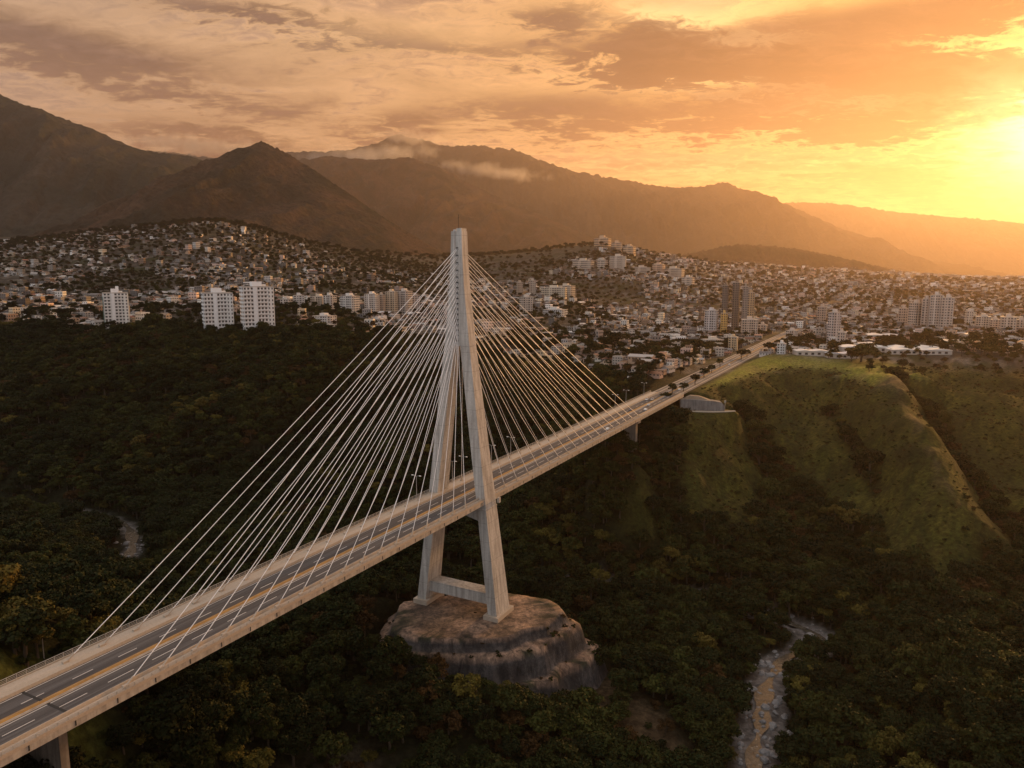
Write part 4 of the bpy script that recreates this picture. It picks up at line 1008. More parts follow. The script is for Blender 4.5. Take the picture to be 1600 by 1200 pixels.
k = (hu > -30) & (hu < 1630); hx, hy, hz, hu, hv, hd = [q[k] for q in (hx, hy, hz, hu, hv, hd)]
lo_edge = np.interp(hu, [-30, 60, 150, 250, 340, 400, 470, 540, 600, 650, 760, 850, 930, 985, 1040, 1100, 1190, 1260, 1330, 1400, 1480, 1630],
                        [516, 516, 520, 514, 500, 500, 512, 520, 540, 546, 552, 562, 575, 606, 606, 580, 556, 556, 562, 556, 553, 552])
hi_edge = np.interp(hu, [-30, 60, 130, 200, 260, 310, 360, 430, 500, 560, 620, 660, 690, 760, 830, 880, 930, 970, 1010, 1060, 1120, 1200, 1300, 1400, 1500, 1630],
                        [352, 356, 362, 352, 350, 345, 352, 372, 392, 410, 425, 418, 428, 445, 440, 415, 388, 386, 396, 404, 400, 400, 408, 416, 424, 428])
ok = (hv < lo_edge) & (hv > hi_edge) & (hz > -99) & road_clear(hx, hy)
# woods and open ground between the quarters
patch = fbm(hx/150, hy/150, 4, 201)
ok &= patch < .63 - .07*sstep(1500, 2300, hd)*(hu < 1000)
belt = ((hu > 440) & (hu < 700) & (hv > 444) & (hv < 466) ) | ((hu > 480) & (hu < 580) & (hv > 490) & (hv < 512)) | ((hu > 820) & (hu < 900) & (hv > 496) & (hv < 514)) | ((hu > 230) & (hu < 320) & (hv > 480)) | ((hu > 880) & (hu < 1010) & (hv > 440) & (hv < 480) & (patch > .45))
ok &= ~(belt & (rng.uniform(0, 1, len(hx)) < .88))
tt_, ss_ = to_bridge(hx, hy)
ok &= ~((ss_ > 14) & (ss_ < 135) & (tt_ > 330) & (tt_ < 600) & (hv > 556))
ok &= ~((hu > 1335) & (hu < 1490) & (hv > 536) & (hv < 558))
ok &= rng.uniform(0, 1, len(hx)) < np.where(hd < 1500, .84, np.where(hu < 720, .36, .72))
hx, hy, hz, hu, hv, hd = [q[ok] for q in (hx, hy, hz, hu, hv, hd)]
hif = np.interp(hu, [-30, 60, 130, 200, 260, 310, 360, 430, 500, 560, 620, 660, 690], [352, 356, 362, 352, 350, 345, 352, 372, 392, 410, 425, 418, 428])
kp = (hu > 690) | (rng.uniform(0, 1, len(hx)) < .45 + (hv - hif) / 70); hx, hy, hz, hu, hv, hd = [q[kp] for q in (hx, hy, hz, hu, hv, hd)]
# towers first claim their ground
TOW = [ # u, base v, width px, top v, depth/width ratio, colour, storeys, label
 (180,517,40,459,.8,(.78,.78,.75),12,'slim pale twelve-storey tower with a green glazed side, alone on the left rim','slab'),
 (338,523,50,459,.8,(.84,.82,.79),11,'left one of two white towers with rows of square windows on the gorge rim','slab'),
 (400,522,54,450,.8,(.84,.82,.79),12,'right and taller one of two white towers on the gorge rim','slab'),
 (447,482,16,468,1,(.60,.54,.48),4,'small pale block just right of the white rim towers','block'),
 (466,481,18,462,1,(.62,.60,.58),6,'white block of flats second to the right of the rim towers','block'),
 (498,480,22,464,1,(.60,.50,.40),5,'tan block of flats in the row behind the wooded rim','block'),
 (515,482,16,462,1,(.62,.58,.54),6,'pale narrow block in the row behind the wooded rim','block'),
 (546,488,26,463,.8,(.68,.65,.61),7,'broad white block of flats left of the cables','block'),
 (581,488,20,460,1,(.66,.63,.60),9,'white tower in the row left of the outermost cable','block'),
 (596,488,10,461,1,(.50,.40,.32),9,'brown narrow tower beside the outermost cable','block'),
 (612,489,17,457,1,(.60,.50,.38),10,'tan rounded tower seen behind the outermost cables','block'),
 (632,490,20,456,1,(.55,.50,.46),10,'grey twin-faced tower seen between the left cables','block'),
 (648,488,14,462,1,(.5,.45,.42),8,'dark grey tower among the left cables','block'),
 (590,508,24,499,.9,(.55,.53,.52),3,'low grey block on the rim under the outermost cables','block'),
 (492,516,64,508,.5,(.66,.64,.62),3,'long white terraced building on the rim','slab'),
 (506,508,34,494,.7,(.66,.63,.60),4,'stepped white building above the long terraced one','block'),
 (822,492,18,465,1,(.56,.50,.44),8,'pale tower just right of the right-hand cables','block'),
 (832,462,9,439,1,(.48,.42,.36),8,'thin tower on the slope right of the pylon','block'),
 (812,462,9,442,1,(.45,.36,.28),7,'thin brown tower right of the pylon','block'),
 (866,465,42,450,.6,(.60,.53,.42),5,'long tan block of flats right of the pylon','slab'),
 (885,464,26,447,.8,(.58,.51,.42),6,'taller tan block at the end of the long tan one','block'),
 (868,494,36,484,.7,(.66,.64,.61),3,'white low block beyond the right-hand cables','block'),
 (912,420,34,408,.5,(.56,.48,.40),4,'row of pale flats on the hillside below the brown ridge','slab'),
 (942,420,14,407,1,(.58,.50,.42),4,'pale cube of flats on the hillside','block'),
 (966,419,28,401,.7,(.60,.52,.44),6,'pale large flats on the hillside','slab'),
 (942,384,26,373,.6,(.60,.42,.28),3,'tan terraces high at the foot of the brown ridge','slab'),
 (964,392,18,380,.8,(.60,.42,.28),4,'tan block below the high terraces','block'),
 (984,398,18,386,.8,(.60,.44,.30),4,'third tan block stepping down from the high terraces','block'),
 (1003,426,30,418,.6,(.55,.46,.38),3,'pale long flats at mid-slope','slab'),
 (1030,428,18,414,1,(.58,.42,.32),5,'pinkish block on the slope','block'),
 (1053,434,34,420,.6,(.58,.49,.40),5,'wide pale block on the slope','slab'),
 (1076,446,18,434,1,(.62,.54,.46),4,'white block low on the slope','block'),
 (1132,518,9,447,1.2,(.16,.13,.11),20,'tall dark slender tower by the highway','tower'),
 (1149,516,11,443,1.0,(.19,.15,.12),21,'tallest dark tower by the highway','tower'),
 (1163,516,8,449,1.2,(.30,.26,.23),20,'dark tower with pale floor edges by the highway','tower'),
 (1172,508,12,458,1.0,(.46,.33,.20),14,'tan tower with balconies behind the dark towers','tower'),
 (1112,523,20,486,.9,(.60,.56,.54),10,'pale block with balconies left of the dark towers','block'),
 (1131,523,10,490,1.0,(.62,.40,.14),9,'narrow amber-painted tower at the foot of the dark towers','tower'),
 (1172,526,26,500,.9,(.58,.47,.38),7,'pinkish balconied block at the foot of the dark towers','block'),
 (1192,523,14,508,1,(.5,.42,.36),4,'low brown block by the highway','block'),
 (1114,546,32,531,.7,(.64,.58,.50),4,'cream block with dark side beside the highway','block'),
 (1146,548,14,527,.9,(.60,.46,.30),6,'tan block beside the highway nearest the lawn','block'),
 (1303,538,15,489,1,(.56,.50,.47),12,'pale slender tower in the middle of the right-hand town','tower'),
 (1315,546,12,520,1,(.52,.44,.38),6,'low tower in front of the pale slender tower','block'),
 (1285,506,14,480,1,(.45,.36,.30),7,'brown tower behind the right-hand town','block'),
 (1431,513,16,474,1,(.56,.47,.40),10,'first of the cluster of hazy towers on the right','tower'),
 (1447,514,14,468,1,(.55,.46,.40),12,'second narrow tower of the hazy cluster','tower'),
 (1462,515,18,462,1,(.60,.52,.46),13,'tallest white tower of the hazy cluster','tower'),
 (1480,516,18,466,1,(.58,.50,.44),12,'white tower with dark bands closing the hazy cluster','tower'),
 (1412,510,14,482,1,(.5,.42,.36),7,'lower block left of the hazy cluster','block'),
 (1514,510,10,487,1,(.60,.53,.46),6,'thin pale tower right of the hazy cluster','tower'),
 (1538,516,22,495,.9,(.58,.50,.42),6,'squat pale block right of the hazy cluster','block'),
 (1556,517,16,500,1,(.56,.47,.40),5,'second squat block right of the hazy cluster','block'),
 (1577,520,22,496,.9,(.58,.48,.40),6,'pale block near the right edge of the town','block'),
 (1596,520,14,500,1,(.56,.46,.38),5,'last block at the right edge of the town','block'),
 (1238,531,14,517,1,(.6,.53,.47),4,'pale block across the highway from the dark towers','block'),
 (1222,553,13,537,1,(.66,.66,.66),4,'white-grey block at the edge of the lawn','block'),
]
TPOS = []
def facade(mb, w, d, h, n, colr, style, seed):
    """tower volume with floors, balconies and a plant room; windows are separate parts"""
    r_ = random.Random(seed); c = colr
    return c
for j, (u_, vb, wpx, vt, ratio, colr, ns, lab, style) in enumerate(TOW):
    q = raycast(u_, vb, 560)
    if q is None or q[1] > 5000: print('no ground', u_, vb, q); q = PD(u_, vb, 2700)
    x, y, z = q; u0, v0, cyy = proj(x, y, z)
    w = wpx * cyy / F; hgt = (vb - vt) * cyy / F * 1.01; 
    ang = 0.0
    cw = w / (1.02 + .42*ratio*.5) if j < 3 else w / 1.12
    TPOS.append((x, y, cw*.75 + 6))
    dd_ = cw * ratio; rzt = (.52 if j < 3 else rnd.choice([-TH, -TH, .35, -.2]))
    o = empty('apartment_tower' if hgt > 24 else 'apartment_block', (x, y + dd_*.3, z - .2), rzt)
    tag(o, lab, 'apartment building', 'apartment buildings of the town')
    X, Y = cw/2, dd_/2; fh = hgt / ns; cL = tuple(colr); cD = tuple(q_*.62 for q_ in colr); cH = tuple(min(.85, q_*1.15) for q_ in colr)
    mb = MB(); mb.box(-X, X, -Y, Y, -6, hgt - .4, c=cL)
    # vertical wall bays that stand proud
    nb = max(2, int(cw // 6))
    mb.box(-X*.38, -X*.1, -Y-.9, -Y+.05, -4, hgt-.2, c=cH); mb.box(X*.62, X*.93, -Y-.7, -Y+.05, -4, hgt - fh*.8, c=cL)
    mb.box(-X-.6, -X+.05, -Y*.35, Y*.4, -4, hgt - .3, c=cH); mb.box(X-.05, X+.6, -Y*.5, Y*.2, -4, hgt-.3, c=cL)
    wall_mb = mb
    mb = MB(); mb.box(-X-.3, X+.3, -Y-.3, Y+.3, hgt-.42, hgt+.5, c=(.42,.38,.34)); mb.box(-X*.35, X*.3, -Y*.5, Y*.4, hgt+.5, hgt + max(2.4, fh*1.3), c=cH); mb.box(X*.32, X*.6, -Y*.3, Y*.3, hgt+.5, hgt+fh*.6, c=cL)
    if j in (0,): mb.box(X*.05, X*.3, -Y*.2, Y*.2, hgt+2, hgt+fh*2.1, c=cH)
    mb.build('roof', M['twall'], o)
    # windows: on the three near towers each one is a part; on the small far blocks they stay in the wall
    nx_ = max(3, int(cw / 3.4)); ny_ = max(2, int(dd_ / 3.4)); wins = []
    for k in range(ns):
        a = fh*k + fh*.30; b_ = fh*k + fh*.80; e_ = .12
        for i in range(nx_):
            cx = -X + 2*X*(i+.5)/nx_; ww = X/nx_*.60
            if j < 3 and -X*.40 < cx < -X*.08: continue
            if -X*.40 < cx < -X*.08: yy = -Y - 1.0; ww *= .6
            elif X*.60 < cx < X*.95: yy = -Y - .82; ww *= .6
            else: yy = -Y - e_
            wins.append([(cx-ww,yy,a),(cx+ww,yy,a),(cx+ww,yy,b_),(cx-ww,yy,b_)])
        for i in range(ny_):
            cy_ = -Y + 2*Y*(i+.5)/ny_; ww = Y/ny_*.6
            for sg in (1, -1):
                inb = (-Y*.5 < cy_ < Y*.2) if sg > 0 else (-Y*.35 < cy_ < Y*.4)
                xx = sg*(X + (.72 if inb else e_)); wins.append([(xx,cy_-ww,a),(xx,cy_+ww,a),(xx,cy_+ww,b_),(xx,cy_-ww,b_)])
    if j < 3:
        wins.sort(key=lambda q_: (min(p_[1] for p_ in q_) > -Y-.05, q_[0][0] > X))
        for q_ in wins[:100]: mb = MB(); mb.add(q_, [(0,1,2,3)]); mb.build('window', M['glass'], o)
        mb = MB()
        for q_ in wins[100:]: mb.add(q_, [(0,1,2,3)])
        if len(wins) > 100: tag(mb.build('window', M['glass'], o), kind='stuff')
    else:
        for q_ in wins: wall_mb.add(q_, [(0,1,2,3)], 1, (.5,.5,.5))
    wall_mb.build('wall', [M['twall'], M['glass']], o)
    for k in range(ns):
        if wpx > 12:
            for (p0, p1) in ((-X*.98, -X*.42), (-X*.05, X*.58)):
                mb = MB(); mb.box(p0, p1, -Y-1.3, -Y-.14, fh*k - .12, fh*k + .12, c=cH); mb.box(p0, p1, -Y-1.3, -Y-1.2, fh*k + .12, fh*k + fh*.3, c=cL)
                mb.build('balcony', M['twall'], o)
    # a band of coloured glass on the lone left tower
    if j == 0:
        mb = MB(); mb.box(-X-.75, -X-.5, -Y*.9, Y*.9, hgt*.05, hgt*.9, c=(.22,.34,.30)); mb.build('glazed_side', M['twall'], o)
tp = np.array(TPOS)
d2 = np.min(np.hypot(hx[:, None]-tp[None, :, 0], hy[:, None]-tp[None, :, 1]) - tp[None, :, 2], 1)
k = d2 > 5; hx, hy, hz, hu, hv, hd = [q[k] for q in (hx, hy, hz, hu, hv, hd)]

# --- long white sheds by the lawn and other big roofs
for j, (u_, v_, wpx, dep, rz_, colr, lab) in enumerate(((1395, 550, 150, 26, -.10, (.78,.76,.72), 'longest white shed roof behind the broad tree on the rim'), (1440, 554, 90, 20, -.10, (.74,.72,.69), 'white shed roof in front of the longest one'),
        (1352, 544, 60, 22, -.12, (.72,.68,.63), 'cream shed roof left of the longest shed'), (1270, 556, 50, 16, -.05, (.70,.66,.62), 'low white building behind the lawn'), (1318, 560, 46, 14, -.1, (.60,.60,.63), 'bluish grey shed at the end of the lawn'),
        (1500, 540, 60, 26, -.1, (.66,.58,.48), 'hazy pale shed roof left of the right edge'), (1386, 530, 46, 30, -.3, (.70,.66,.62), 'white arched hall in the right-hand town'), (1570, 551, 50, 18, -.1, (.5,.42,.34), 'tan shed at the right end of the rim'), (640, 547, 90, 14, .05, (.62,.56,.52), 'long pale roof seen through the left cables'))):
    q = raycast(u_, v_, 600)
    if q is None: continue
    x, y, z = q; w = wpx * proj(x, y, z)[2] / F
    o = empty('warehouse', (x, y + dep*.4, z - .1), rz_); tag(o, lab, 'warehouse', 'warehouses and sheds of the town')
    mb = MB(); mb.box(-w/2, w/2, -dep/2, dep/2, -3, 5.0, c=(.55,.50,.45)); wall_mb = mb
    mb = MB(); nb = max(2, int(w // 26))
    for i in range(nb):
        a = -w/2 + w*i/nb; b_ = -w/2 + w*(i+1)/nb
        mb.loft([[(a-.2, yy, 5.0), (a-.2, yy, 5.4), ((a+b_)/2, yy, 6.6), (b_+.1, yy, 5.4), (b_+.1, yy, 5.0)] for yy in (-dep/2-.8, dep/2+.8)], c=colr)
    mb.build('roof', M['twall'], o)
    for i in range(int(w // 7)): xx = -w/2 + 3.5 + 7*i; wall_mb.add([(xx-1.6,-dep/2-.1,1.2),(xx+1.6,-dep/2-.1,1.2),(xx+1.6,-dep/2-.1,3.6),(xx-1.6,-dep/2-.1,3.6)], [(0,1,2,3)], 1, (.5,.5,.5))
    wall_mb.build('wall', [M['twall'], M['glass']], o)
    dq = np.hypot((hx-x)/(w/2+9), (hy-y-dep*.4)/(dep/2+9)) > 1; hx, hy, hz, hu, hv, hd = [q2[dq] for q2 in (hx, hy, hz, hu, hv, hd)]

# --- assign designs and colours
nh = len(hx)
design = rng.choice(len(DES), nh, p=[.17,.15,.13,.11,.07,.07,.10,.05,.09,.06])
far = hd > 2600; design = np.where(far & (rng.uniform(0,1,nh) < .25), 6, design)
hs = rng.uniform(.75, 1.12, nh) * np.interp(hd, [600, 1500, 2600, 4200, 8000], [.88, .88, 1.0, 1.45, 2.4])
zs_ = np.where(design == 6, rng.uniform(.8, 1.5, nh), rng.uniform(.85, 1.2, nh))
grid_ang = -TH + np.where(fbm(hx/260, hy/260, 2, 211) > .5, 0, .5)
hrz = grid_ang + rng.choice([0, math.pi/2, math.pi, -math.pi/2], nh) + rng.normal(0, .07, nh)
wi = rng.integers(0, len(WALLS), nh); ri = rng.integers(0, len(ROOFS), nh)
metal = design == 7; ri = np.where(metal & (rng.uniform(0,1,nh) < .7), 4, ri)
# nearest 298 visible ones are houses of their own
order = np.argsort(hd + np.where((hu < 3) | (hu > 1597), 1e6, 0) - 60*(design == 6))
own = order[:298]
WN = ['cream','white','beige','brown','grey','sand-coloured','pinkish','dark grey','bright white']; RN = ['red-tiled','orange-tiled','dark grey','grey','whitish','brown-tiled','tan','blackish']
hp = {}
def proto_house(dn, w_, r_):
    """meshes for one design and colouring (walls, roof, each kind of opening)"""
    key = (dn, w_, r_)
    if key in hp: return hp[key]
    out = []
    for nm, parts in (('wall', ('wall', 'window', 'door')), ('roof', ('roof',)), ('water_tank', ('tank',))):
        qq = [(p_, DARR[dn][p_]) for p_ in parts if p_ in DARR[dn]]
        if not qq: continue
        allq = np.concatenate([q_ for _, q_ in qq]); me = bpy.data.meshes.new(nm); me.from_pydata(allq.reshape(-1, 3).tolist(), [], np.arange(len(allq)*4).reshape(-1, 4).tolist())
        for p_, _ in qq: me.materials.append({'wall': M['wall'], 'roof': M['roof'], 'window': M['glass'], 'door': M['door'], 'tank': M['walk']}[p_])
        me.polygons.foreach_set('material_index', np.concatenate([np.full(len(q_), k_) for k_, (_, q_) in enumerate(qq)]).astype(np.int32))
        cc = WALLS[w_] if nm == 'wall' else ROOFS[r_] if nm == 'roof' else (.3, .3, .3)
        at = me.color_attributes.new('col', 'FLOAT_COLOR', 'POINT'); at.data.foreach_set('color', np.tile(np.array([*cc, 1], np.float32), len(allq)*4))
        out.append((nm, me))
    hp[key] = out; return out
M['door'] = plain('door_paint', (.12, .07, .04), .6)
def quarter(i):
    u_, v_, d_ = hu[i], hv[i], hd[i]; t_, s_ = to_bridge(hx[i], hy[i])
    if u_ < 140: return 'at the left edge of the town on the rim'
    if u_ < 230: return 'around the slim pale rim tower'
    if u_ < 330: return 'between the slim rim tower and the two white towers'
    if u_ < 450: return 'behind the two white rim towers'
    if u_ < 600: return 'behind the wooded rim left of the cables'
    if u_ < 715: return 'seen through the left-hand cables'
    if u_ < 830: return 'seen through the right-hand cables'
    if s_ < 0 and s_ > -70: return 'in the first row along the far side of the highway'
    if u_ < 930: return 'on the rim just right of the cables'
    if s_ < 0: return 'in the crowded quarter left of the highway'
    if u_ < 1340: return 'behind the lawn right of the highway'
    if u_ < 1480: return 'around the long white sheds'
    return 'on the right-hand rim in the golden haze'
for i in own:
    dn = int(design[i]); r0 = empty('house', (float(hx[i]), float(hy[i]), float(hz[i] + .2)), float(hrz[i])); s_ = float(hs[i])
    r0.scale = (s_, s_, s_ * float(zs_[i]))
    shade = ['low', 'tall'][int(zs_[i] > 1.03)]
    lab = f"{WN[wi[i]]} {DES[dn].name}, {RN[ri[i]]}, {quarter(i)}"
    if len(lab.split()) > 15: lab = f"{WN[wi[i]]} {DES[dn].name} {quarter(i)}"
    if len(lab.split()) > 14: lab = f"{WN[wi[i]]} {DES[dn].name.split(' on ')[0].split(' with ')[0].split(' under ')[0]} {quarter(i)}"
    if len(lab.split()) > 15: lab = f"{WN[wi[i]]} house {quarter(i)}"
    tag(r0, lab, 'house', ('houses: ' + lab)[:118])
    for nm, me in proto_house(dn, int(wi[i]), int(ri[i])):
        c = bpy.data.objects.new(nm, me); col.objects.link(c); c.parent = r0
# --- all the others: one mass
restm = np.ones(nh, bool); restm[own] = False
VV = []; CC = []; MI = []
for dn in range(len(DES)):
    ids = np.nonzero(restm & (design == dn))[0]
    if not len(ids): continue
    for part, qs in DARR[dn].items():
        if part == 'door': continue
        farcut = ids if part != 'window' else ids[hd[ids] < 3000]
        if not len(farcut): continue
        s_ = hs[farcut][:, None, None]; c, n_ = np.cos(hrz[farcut])[:, None, None], np.sin(hrz[farcut])[:, None, None]
        q = qs.reshape(1, -1, 3); X = q[..., 0:1]*s_; Y = q[..., 1:2]*s_; Z = q[..., 2:3]*s_*zs_[farcut][:, None, None]
        W = np.concatenate([X*c - Y*n_ + hx[farcut][:, None, None], X*n_ + Y*c + hy[farcut][:, None, None], Z + (hz[farcut] + .2)[:, None, None]], 2)
        VV.append(W.reshape(-1, 3))
        tint = rng.choice([.22, .35, .5, .7, .95, 1.25], (len(farcut), 1)) 
        if part == 'wall': cc = np.array(WALLS)[wi[farcut]] * tint
        elif part == 'roof': cc = np.array(ROOFS)[ri[farcut]] * tint
        else: cc = np.tile((.4, .4, .4), (len(farcut), 1))
        CC.append(np.repeat(cc, q.shape[1], 0)); MI.append(np.full(len(farcut)*q.shape[1]//4, {'wall': 0, 'roof': 1, 'window': 2, 'tank': 0}[part]))
VV = np.concatenate(VV); 
o = np_mesh('town_houses', VV, np.arange(len(VV)).reshape(-1, 4), [M['cwall'], M['croof'], M['glass']], np.concatenate(CC), np.concatenate(MI))
tag(o, 'thousands of small pale houses packed over the mesa and hillsides', 'town houses', kind='stuff')
print('houses', nh, 'own', len(own))

# --- town trees
XS, YS = [], []
for x0, x1, y0, y1, sp in ((-950, 1500, 640, 1500, 14), (-1750, 2200, 1500, 2700, 24), (-600, 3300, 2700, 4600, 48)):
    x, y = scatter(x0, x1, y0, y1, sp); XS.append(x); YS.append(y)
x = np.concatenate(XS); y = np.concatenate(YS); z = H(x, y); u_, v_, d_ = proj(x, y, z)
pt = fbm(x/150, y/150, 4, 201); dn_ = np.where(pt > .57, .95, np.where((d_ > 1500) & (u_ < 720), .95, .46))
t_, s_ = to_bridge(x, y)
k = (u_ > -40) & (u_ < 1640) & (z > -98) & (np.abs(s_) > 17) & (rng.uniform(0, 1, len(x)) < dn_) & ~((s_ > 12) & (s_ < 130) & (t_ > 330) & (t_ < 600)) & (v_ > 330)
x, y, z, d_ = x[k], y[k], z[k], d_[k]; n_ = len(x)
instancer('town_woods', np.stack([x, y, z-.3], 1), rng.choice([0, 1, 2, 3, 2, 6], n_), rng.uniform(.5, 1.05, n_) * np.interp(d_, [600, 1500, 2700, 4600], [.85, 1.0, 1.6, 2.8]), rng.uniform(0, 6.28, n_), 'dark clumps of trees between the houses of the town', 'town trees')
# --- single trees that stand out on the rim
def own_tree(u_, v_, k, sc_, label, wide=1.0, d0=400):
    q = raycast(u_, v_, d0)
    r0 = empty('tree', (q[0], q[1], q[2]-.3), rnd.uniform(0, 6)); r0.scale = (sc_*wide, sc_*wide, sc_); tag(r0, label, 'tree', 'single trees along the rim')
    for nm2, me in (('crown', KINDS_T[k][0]), ('trunk', KINDS_T[k][1])):
        c = bpy.data.objects.new(nm2, me); col.objects.link(c); c.parent = r0
own_tree(1345, 566, 2, 2.3, 'broad spreading olive tree standing alone on the rim before the white sheds', 1.55)
own_tree(1330, 565, 0, 1.3, 'smaller dark tree tucked against the broad rim tree', 1.2)
for i, (u_, v_, k, sc_, lab) in enumerate(((1030, 640, 0, 1.0, 'dark tree at the bridge abutment, lowest of the row up the road edge'), (1040, 634, 1, .9, 'tall dark tree second in the row up the road edge'), (1050, 622, 3, .9, 'olive tree third in the row up the road edge'), (1068, 612, 0, .8, 'round dark tree midway up the road edge'),
        (1086, 601, 1, .8, 'dark tree just behind the retaining wall along the road'), (1100, 590, 0, 1.0, 'bushy dark tree by the road above the retaining wall'), (1112, 583, 0, .9, 'dark tree where the lawn begins'), (1125, 574, 3, .9, 'slim tree between road and lawn'), (1158, 562, 1, 1.0, 'tall tree at the far corner of the lawn'), (1167, 558, 0, 1.0, 'round tree behind the far corner of the lawn'))):
    own_tree(u_, v_, k, sc_, lab)
for i, (u_, v_, k, sc_, lab) in enumerate(((362, 528, 0, 1.25, 'round dark tree in front of the gap between the white rim towers'), (412, 530, 0, 1.5, 'large dark tree before the right white rim tower'), (312, 522, 1, 1.2, 'dark tree left of the white rim towers'), (292, 518, 0, 1.3, 'bushy tree on the rim left of the white rim towers'), (200, 518, 0, 1.1, 'dark tree beside the slim rim tower'), (440, 530, 0, 1.3, 'dark tree right of the white rim towers'))):
    own_tree(u_, v_, k, sc_, lab)
# ------------------------------------------------------------------ light, sky and air
SUN_AZ, SUN_EL = R(36.4), R(8.2)
sd = np.array([math.sin(SUN_AZ)*math.cos(SUN_EL), math.cos(SUN_AZ)*math.cos(SUN_EL), math.sin(SUN_EL)])
sun = bpy.data.lights.new('sun', 'SUN'); sun.energy = 5.0; sun.angle = R(2.0); sun.color = (1.0, .49, .145)
so = bpy.data.objects.new('sun', sun); col.objects.link(so)
from mathutils import Vector
so.rotation_euler = Vector(sd).to_track_quat('Z', 'Y').to_euler()
w = bpy.data.worlds.new('World'); scene.world = w; w.use_nodes = True; nt = w.node_tree
for n in list(nt.nodes): nt.nodes.remove(n)
out = nt.nodes.new('ShaderNodeOutputWorld'); bg = nt.nodes.new('ShaderNodeBackground'); nt.links.new(bg.outputs[0], out.inputs[0])
sky = nt.nodes.new('ShaderNodeTexSky'); sky.sky_type = 'NISHITA'; sky.sun_disc = False; sky.sun_elevation = SUN_EL; sky.sun_rotation = SUN_AZ; sky.dust_density = 3.0; sky.altitude = 900
def mth(op, a, b=None, c=None, clamp=False):
    n = nt.nodes.new('ShaderNodeMath'); n.operation = op; n.use_clamp = clamp
    for i, q in enumerate((a, b, c)):
        if q is None: continue
        if hasattr(q, 'is_output'): nt.links.new(q, n.inputs[i])
        else: n.inputs[i].default_value = q
    return n.outputs[0]
def mr(x, a, b, lo=0.0, hi=1.0):
    n = nt.nodes.new('ShaderNodeMapRange'); n.interpolation_type = 'SMOOTHSTEP'
    nt.links.new(x, n.inputs[0]); 
    for i, q in enumerate((a, b, lo, hi)): n.inputs[i+1].default_value = q
    return n.outputs[0]
tc = nt.nodes.new('ShaderNodeTexCoord'); sep = nt.nodes.new('ShaderNodeSeparateXYZ'); nt.links.new(tc.outputs['Generated'], sep.inputs[0])
dx, dy, dz = sep.outputs
az = mth('MULTIPLY', mth('ARCTAN2', dx, dy), 57.29578); el = mth('MULTIPLY', mth('ARCSINE', dz), 57.29578)
dot = nt.nodes.new('ShaderNodeVectorMath'); dot.operation = 'DOT_PRODUCT'; nt.links.new(tc.outputs['Generated'], dot.inputs[0]); dot.inputs[1].default_value = sd
gam = mth('MULTIPLY', mth('ARCCOSINE', mth('MINIMUM', dot.outputs['Value'], 1.0)), 57.29578)
# cloud layer: a level sheet of broken cloud overhead, seen in perspective
inv = mth('DIVIDE', 1.0, mth('ADD', mth('MAXIMUM', dz, 0.0), .13))
px_ = mth('MULTIPLY', dx, inv); py_ = mth('MULTIPLY', dy, inv)
cxyz = nt.nodes.new('ShaderNodeCombineXYZ'); nt.links.new(px_, cxyz.inputs[0]); nt.links.new(py_, cxyz.inputs[1])
def wnoise(sc, scale, detail=7, rough=.6, dist=.3, loc=(0, 0, 0), rot=0):
    mp = nt.nodes.new('ShaderNodeMapping'); mp.inputs['Scale'].default_value = sc; mp.inputs['Location'].default_value = loc; mp.inputs['Rotation'].default_value = (0, 0, rot); nt.links.new(cxyz.outputs[0], mp.inputs[0])
    return noise_node(nt, mp.outputs[0], scale, detail, rough, dist)
nA = wnoise((1.0, 1.7, 1), 2.3, 9, .64, .5, (3.1, 1.7, 0), .25); nB = wnoise((1, 1.4, 1), 11.0, 8, .66, .7, (7.7, 2.2, 0), .30); nC = wnoise((1, 1.6, 1), .7, 5, .6, .2, (1.2, 9.1, 0))
waz = mth('ADD', az, mth('MULTIPLY', mth('SUBTRACT', nB, .5), 9.0)); wel = mth('ADD', el, mth('MULTIPLY', mth('SUBTRACT', nA, .5), 5.0)); wel = mth('ADD', wel, mth('MULTIPLY', mth('SUBTRACT', nB, .5), 3.4))
def azel(u, v):
    x, y, z = ray(u, v); return math.degrees(math.atan2(x, y)), math.degrees(math.atan2(z, math.hypot(x, y)))
def blob(u, v, su, sv, tilt=0.0, amp=1.0, power=1.0):
    """a cloud bank: soft ellipse in azimuth / elevation, its edge broken by the cloud noise"""
    a0, e0 = azel(u, v); sa = su * .0497 * .9; se = sv * .0497
    da = mth('SUBTRACT', waz, a0); de = mth('ADD', mth('SUBTRACT', wel, e0), mth('MULTIPLY', da, tilt))
    q = mth('ADD', mth('POWER', mth('ABSOLUTE', mth('DIVIDE', da, sa)), 2.0), mth('POWER', mth('ABSOLUTE', mth('DIVIDE', de, se)), 2.0))
    return mth('MULTIPLY', mth('EXPONENT', mth('MULTIPLY', q, -1.0)), amp)
def total(bl):
    s = bl[0]
    for b_ in bl[1:]: s = mth('ADD', s, b_)
    return s
darkb = total([blob(1230, 112, 300, 34, .10, .75), blob(1030, 95, 130, 26, .0, .35), blob(1450, 130, 180, 34, .16, .55), blob(1030, 42, 85, 20, 0, .55), blob(1450, 22, 230, 30, 0, .45), blob(1180, 30, 80, 18, 0, .2),
               blob(1180, 190, 340, 34, .02, .38), blob(1420, 205, 160, 26, .05, .35), blob(820, 170, 220, 30, .05, .22), blob(1280, 268, 200, 8, 0, .16),
               blob(120, 85, 300, 34, .13, .42), blob(420, 25, 160, 14, .10, .35), blob(330, 222, 130, 20, .08, .55), blob(630, 205, 70, 22, -.1, .42), blob(880, 20, 90, 16, 0, .3), blob(700, 70, 200, 18, .05, .16)])
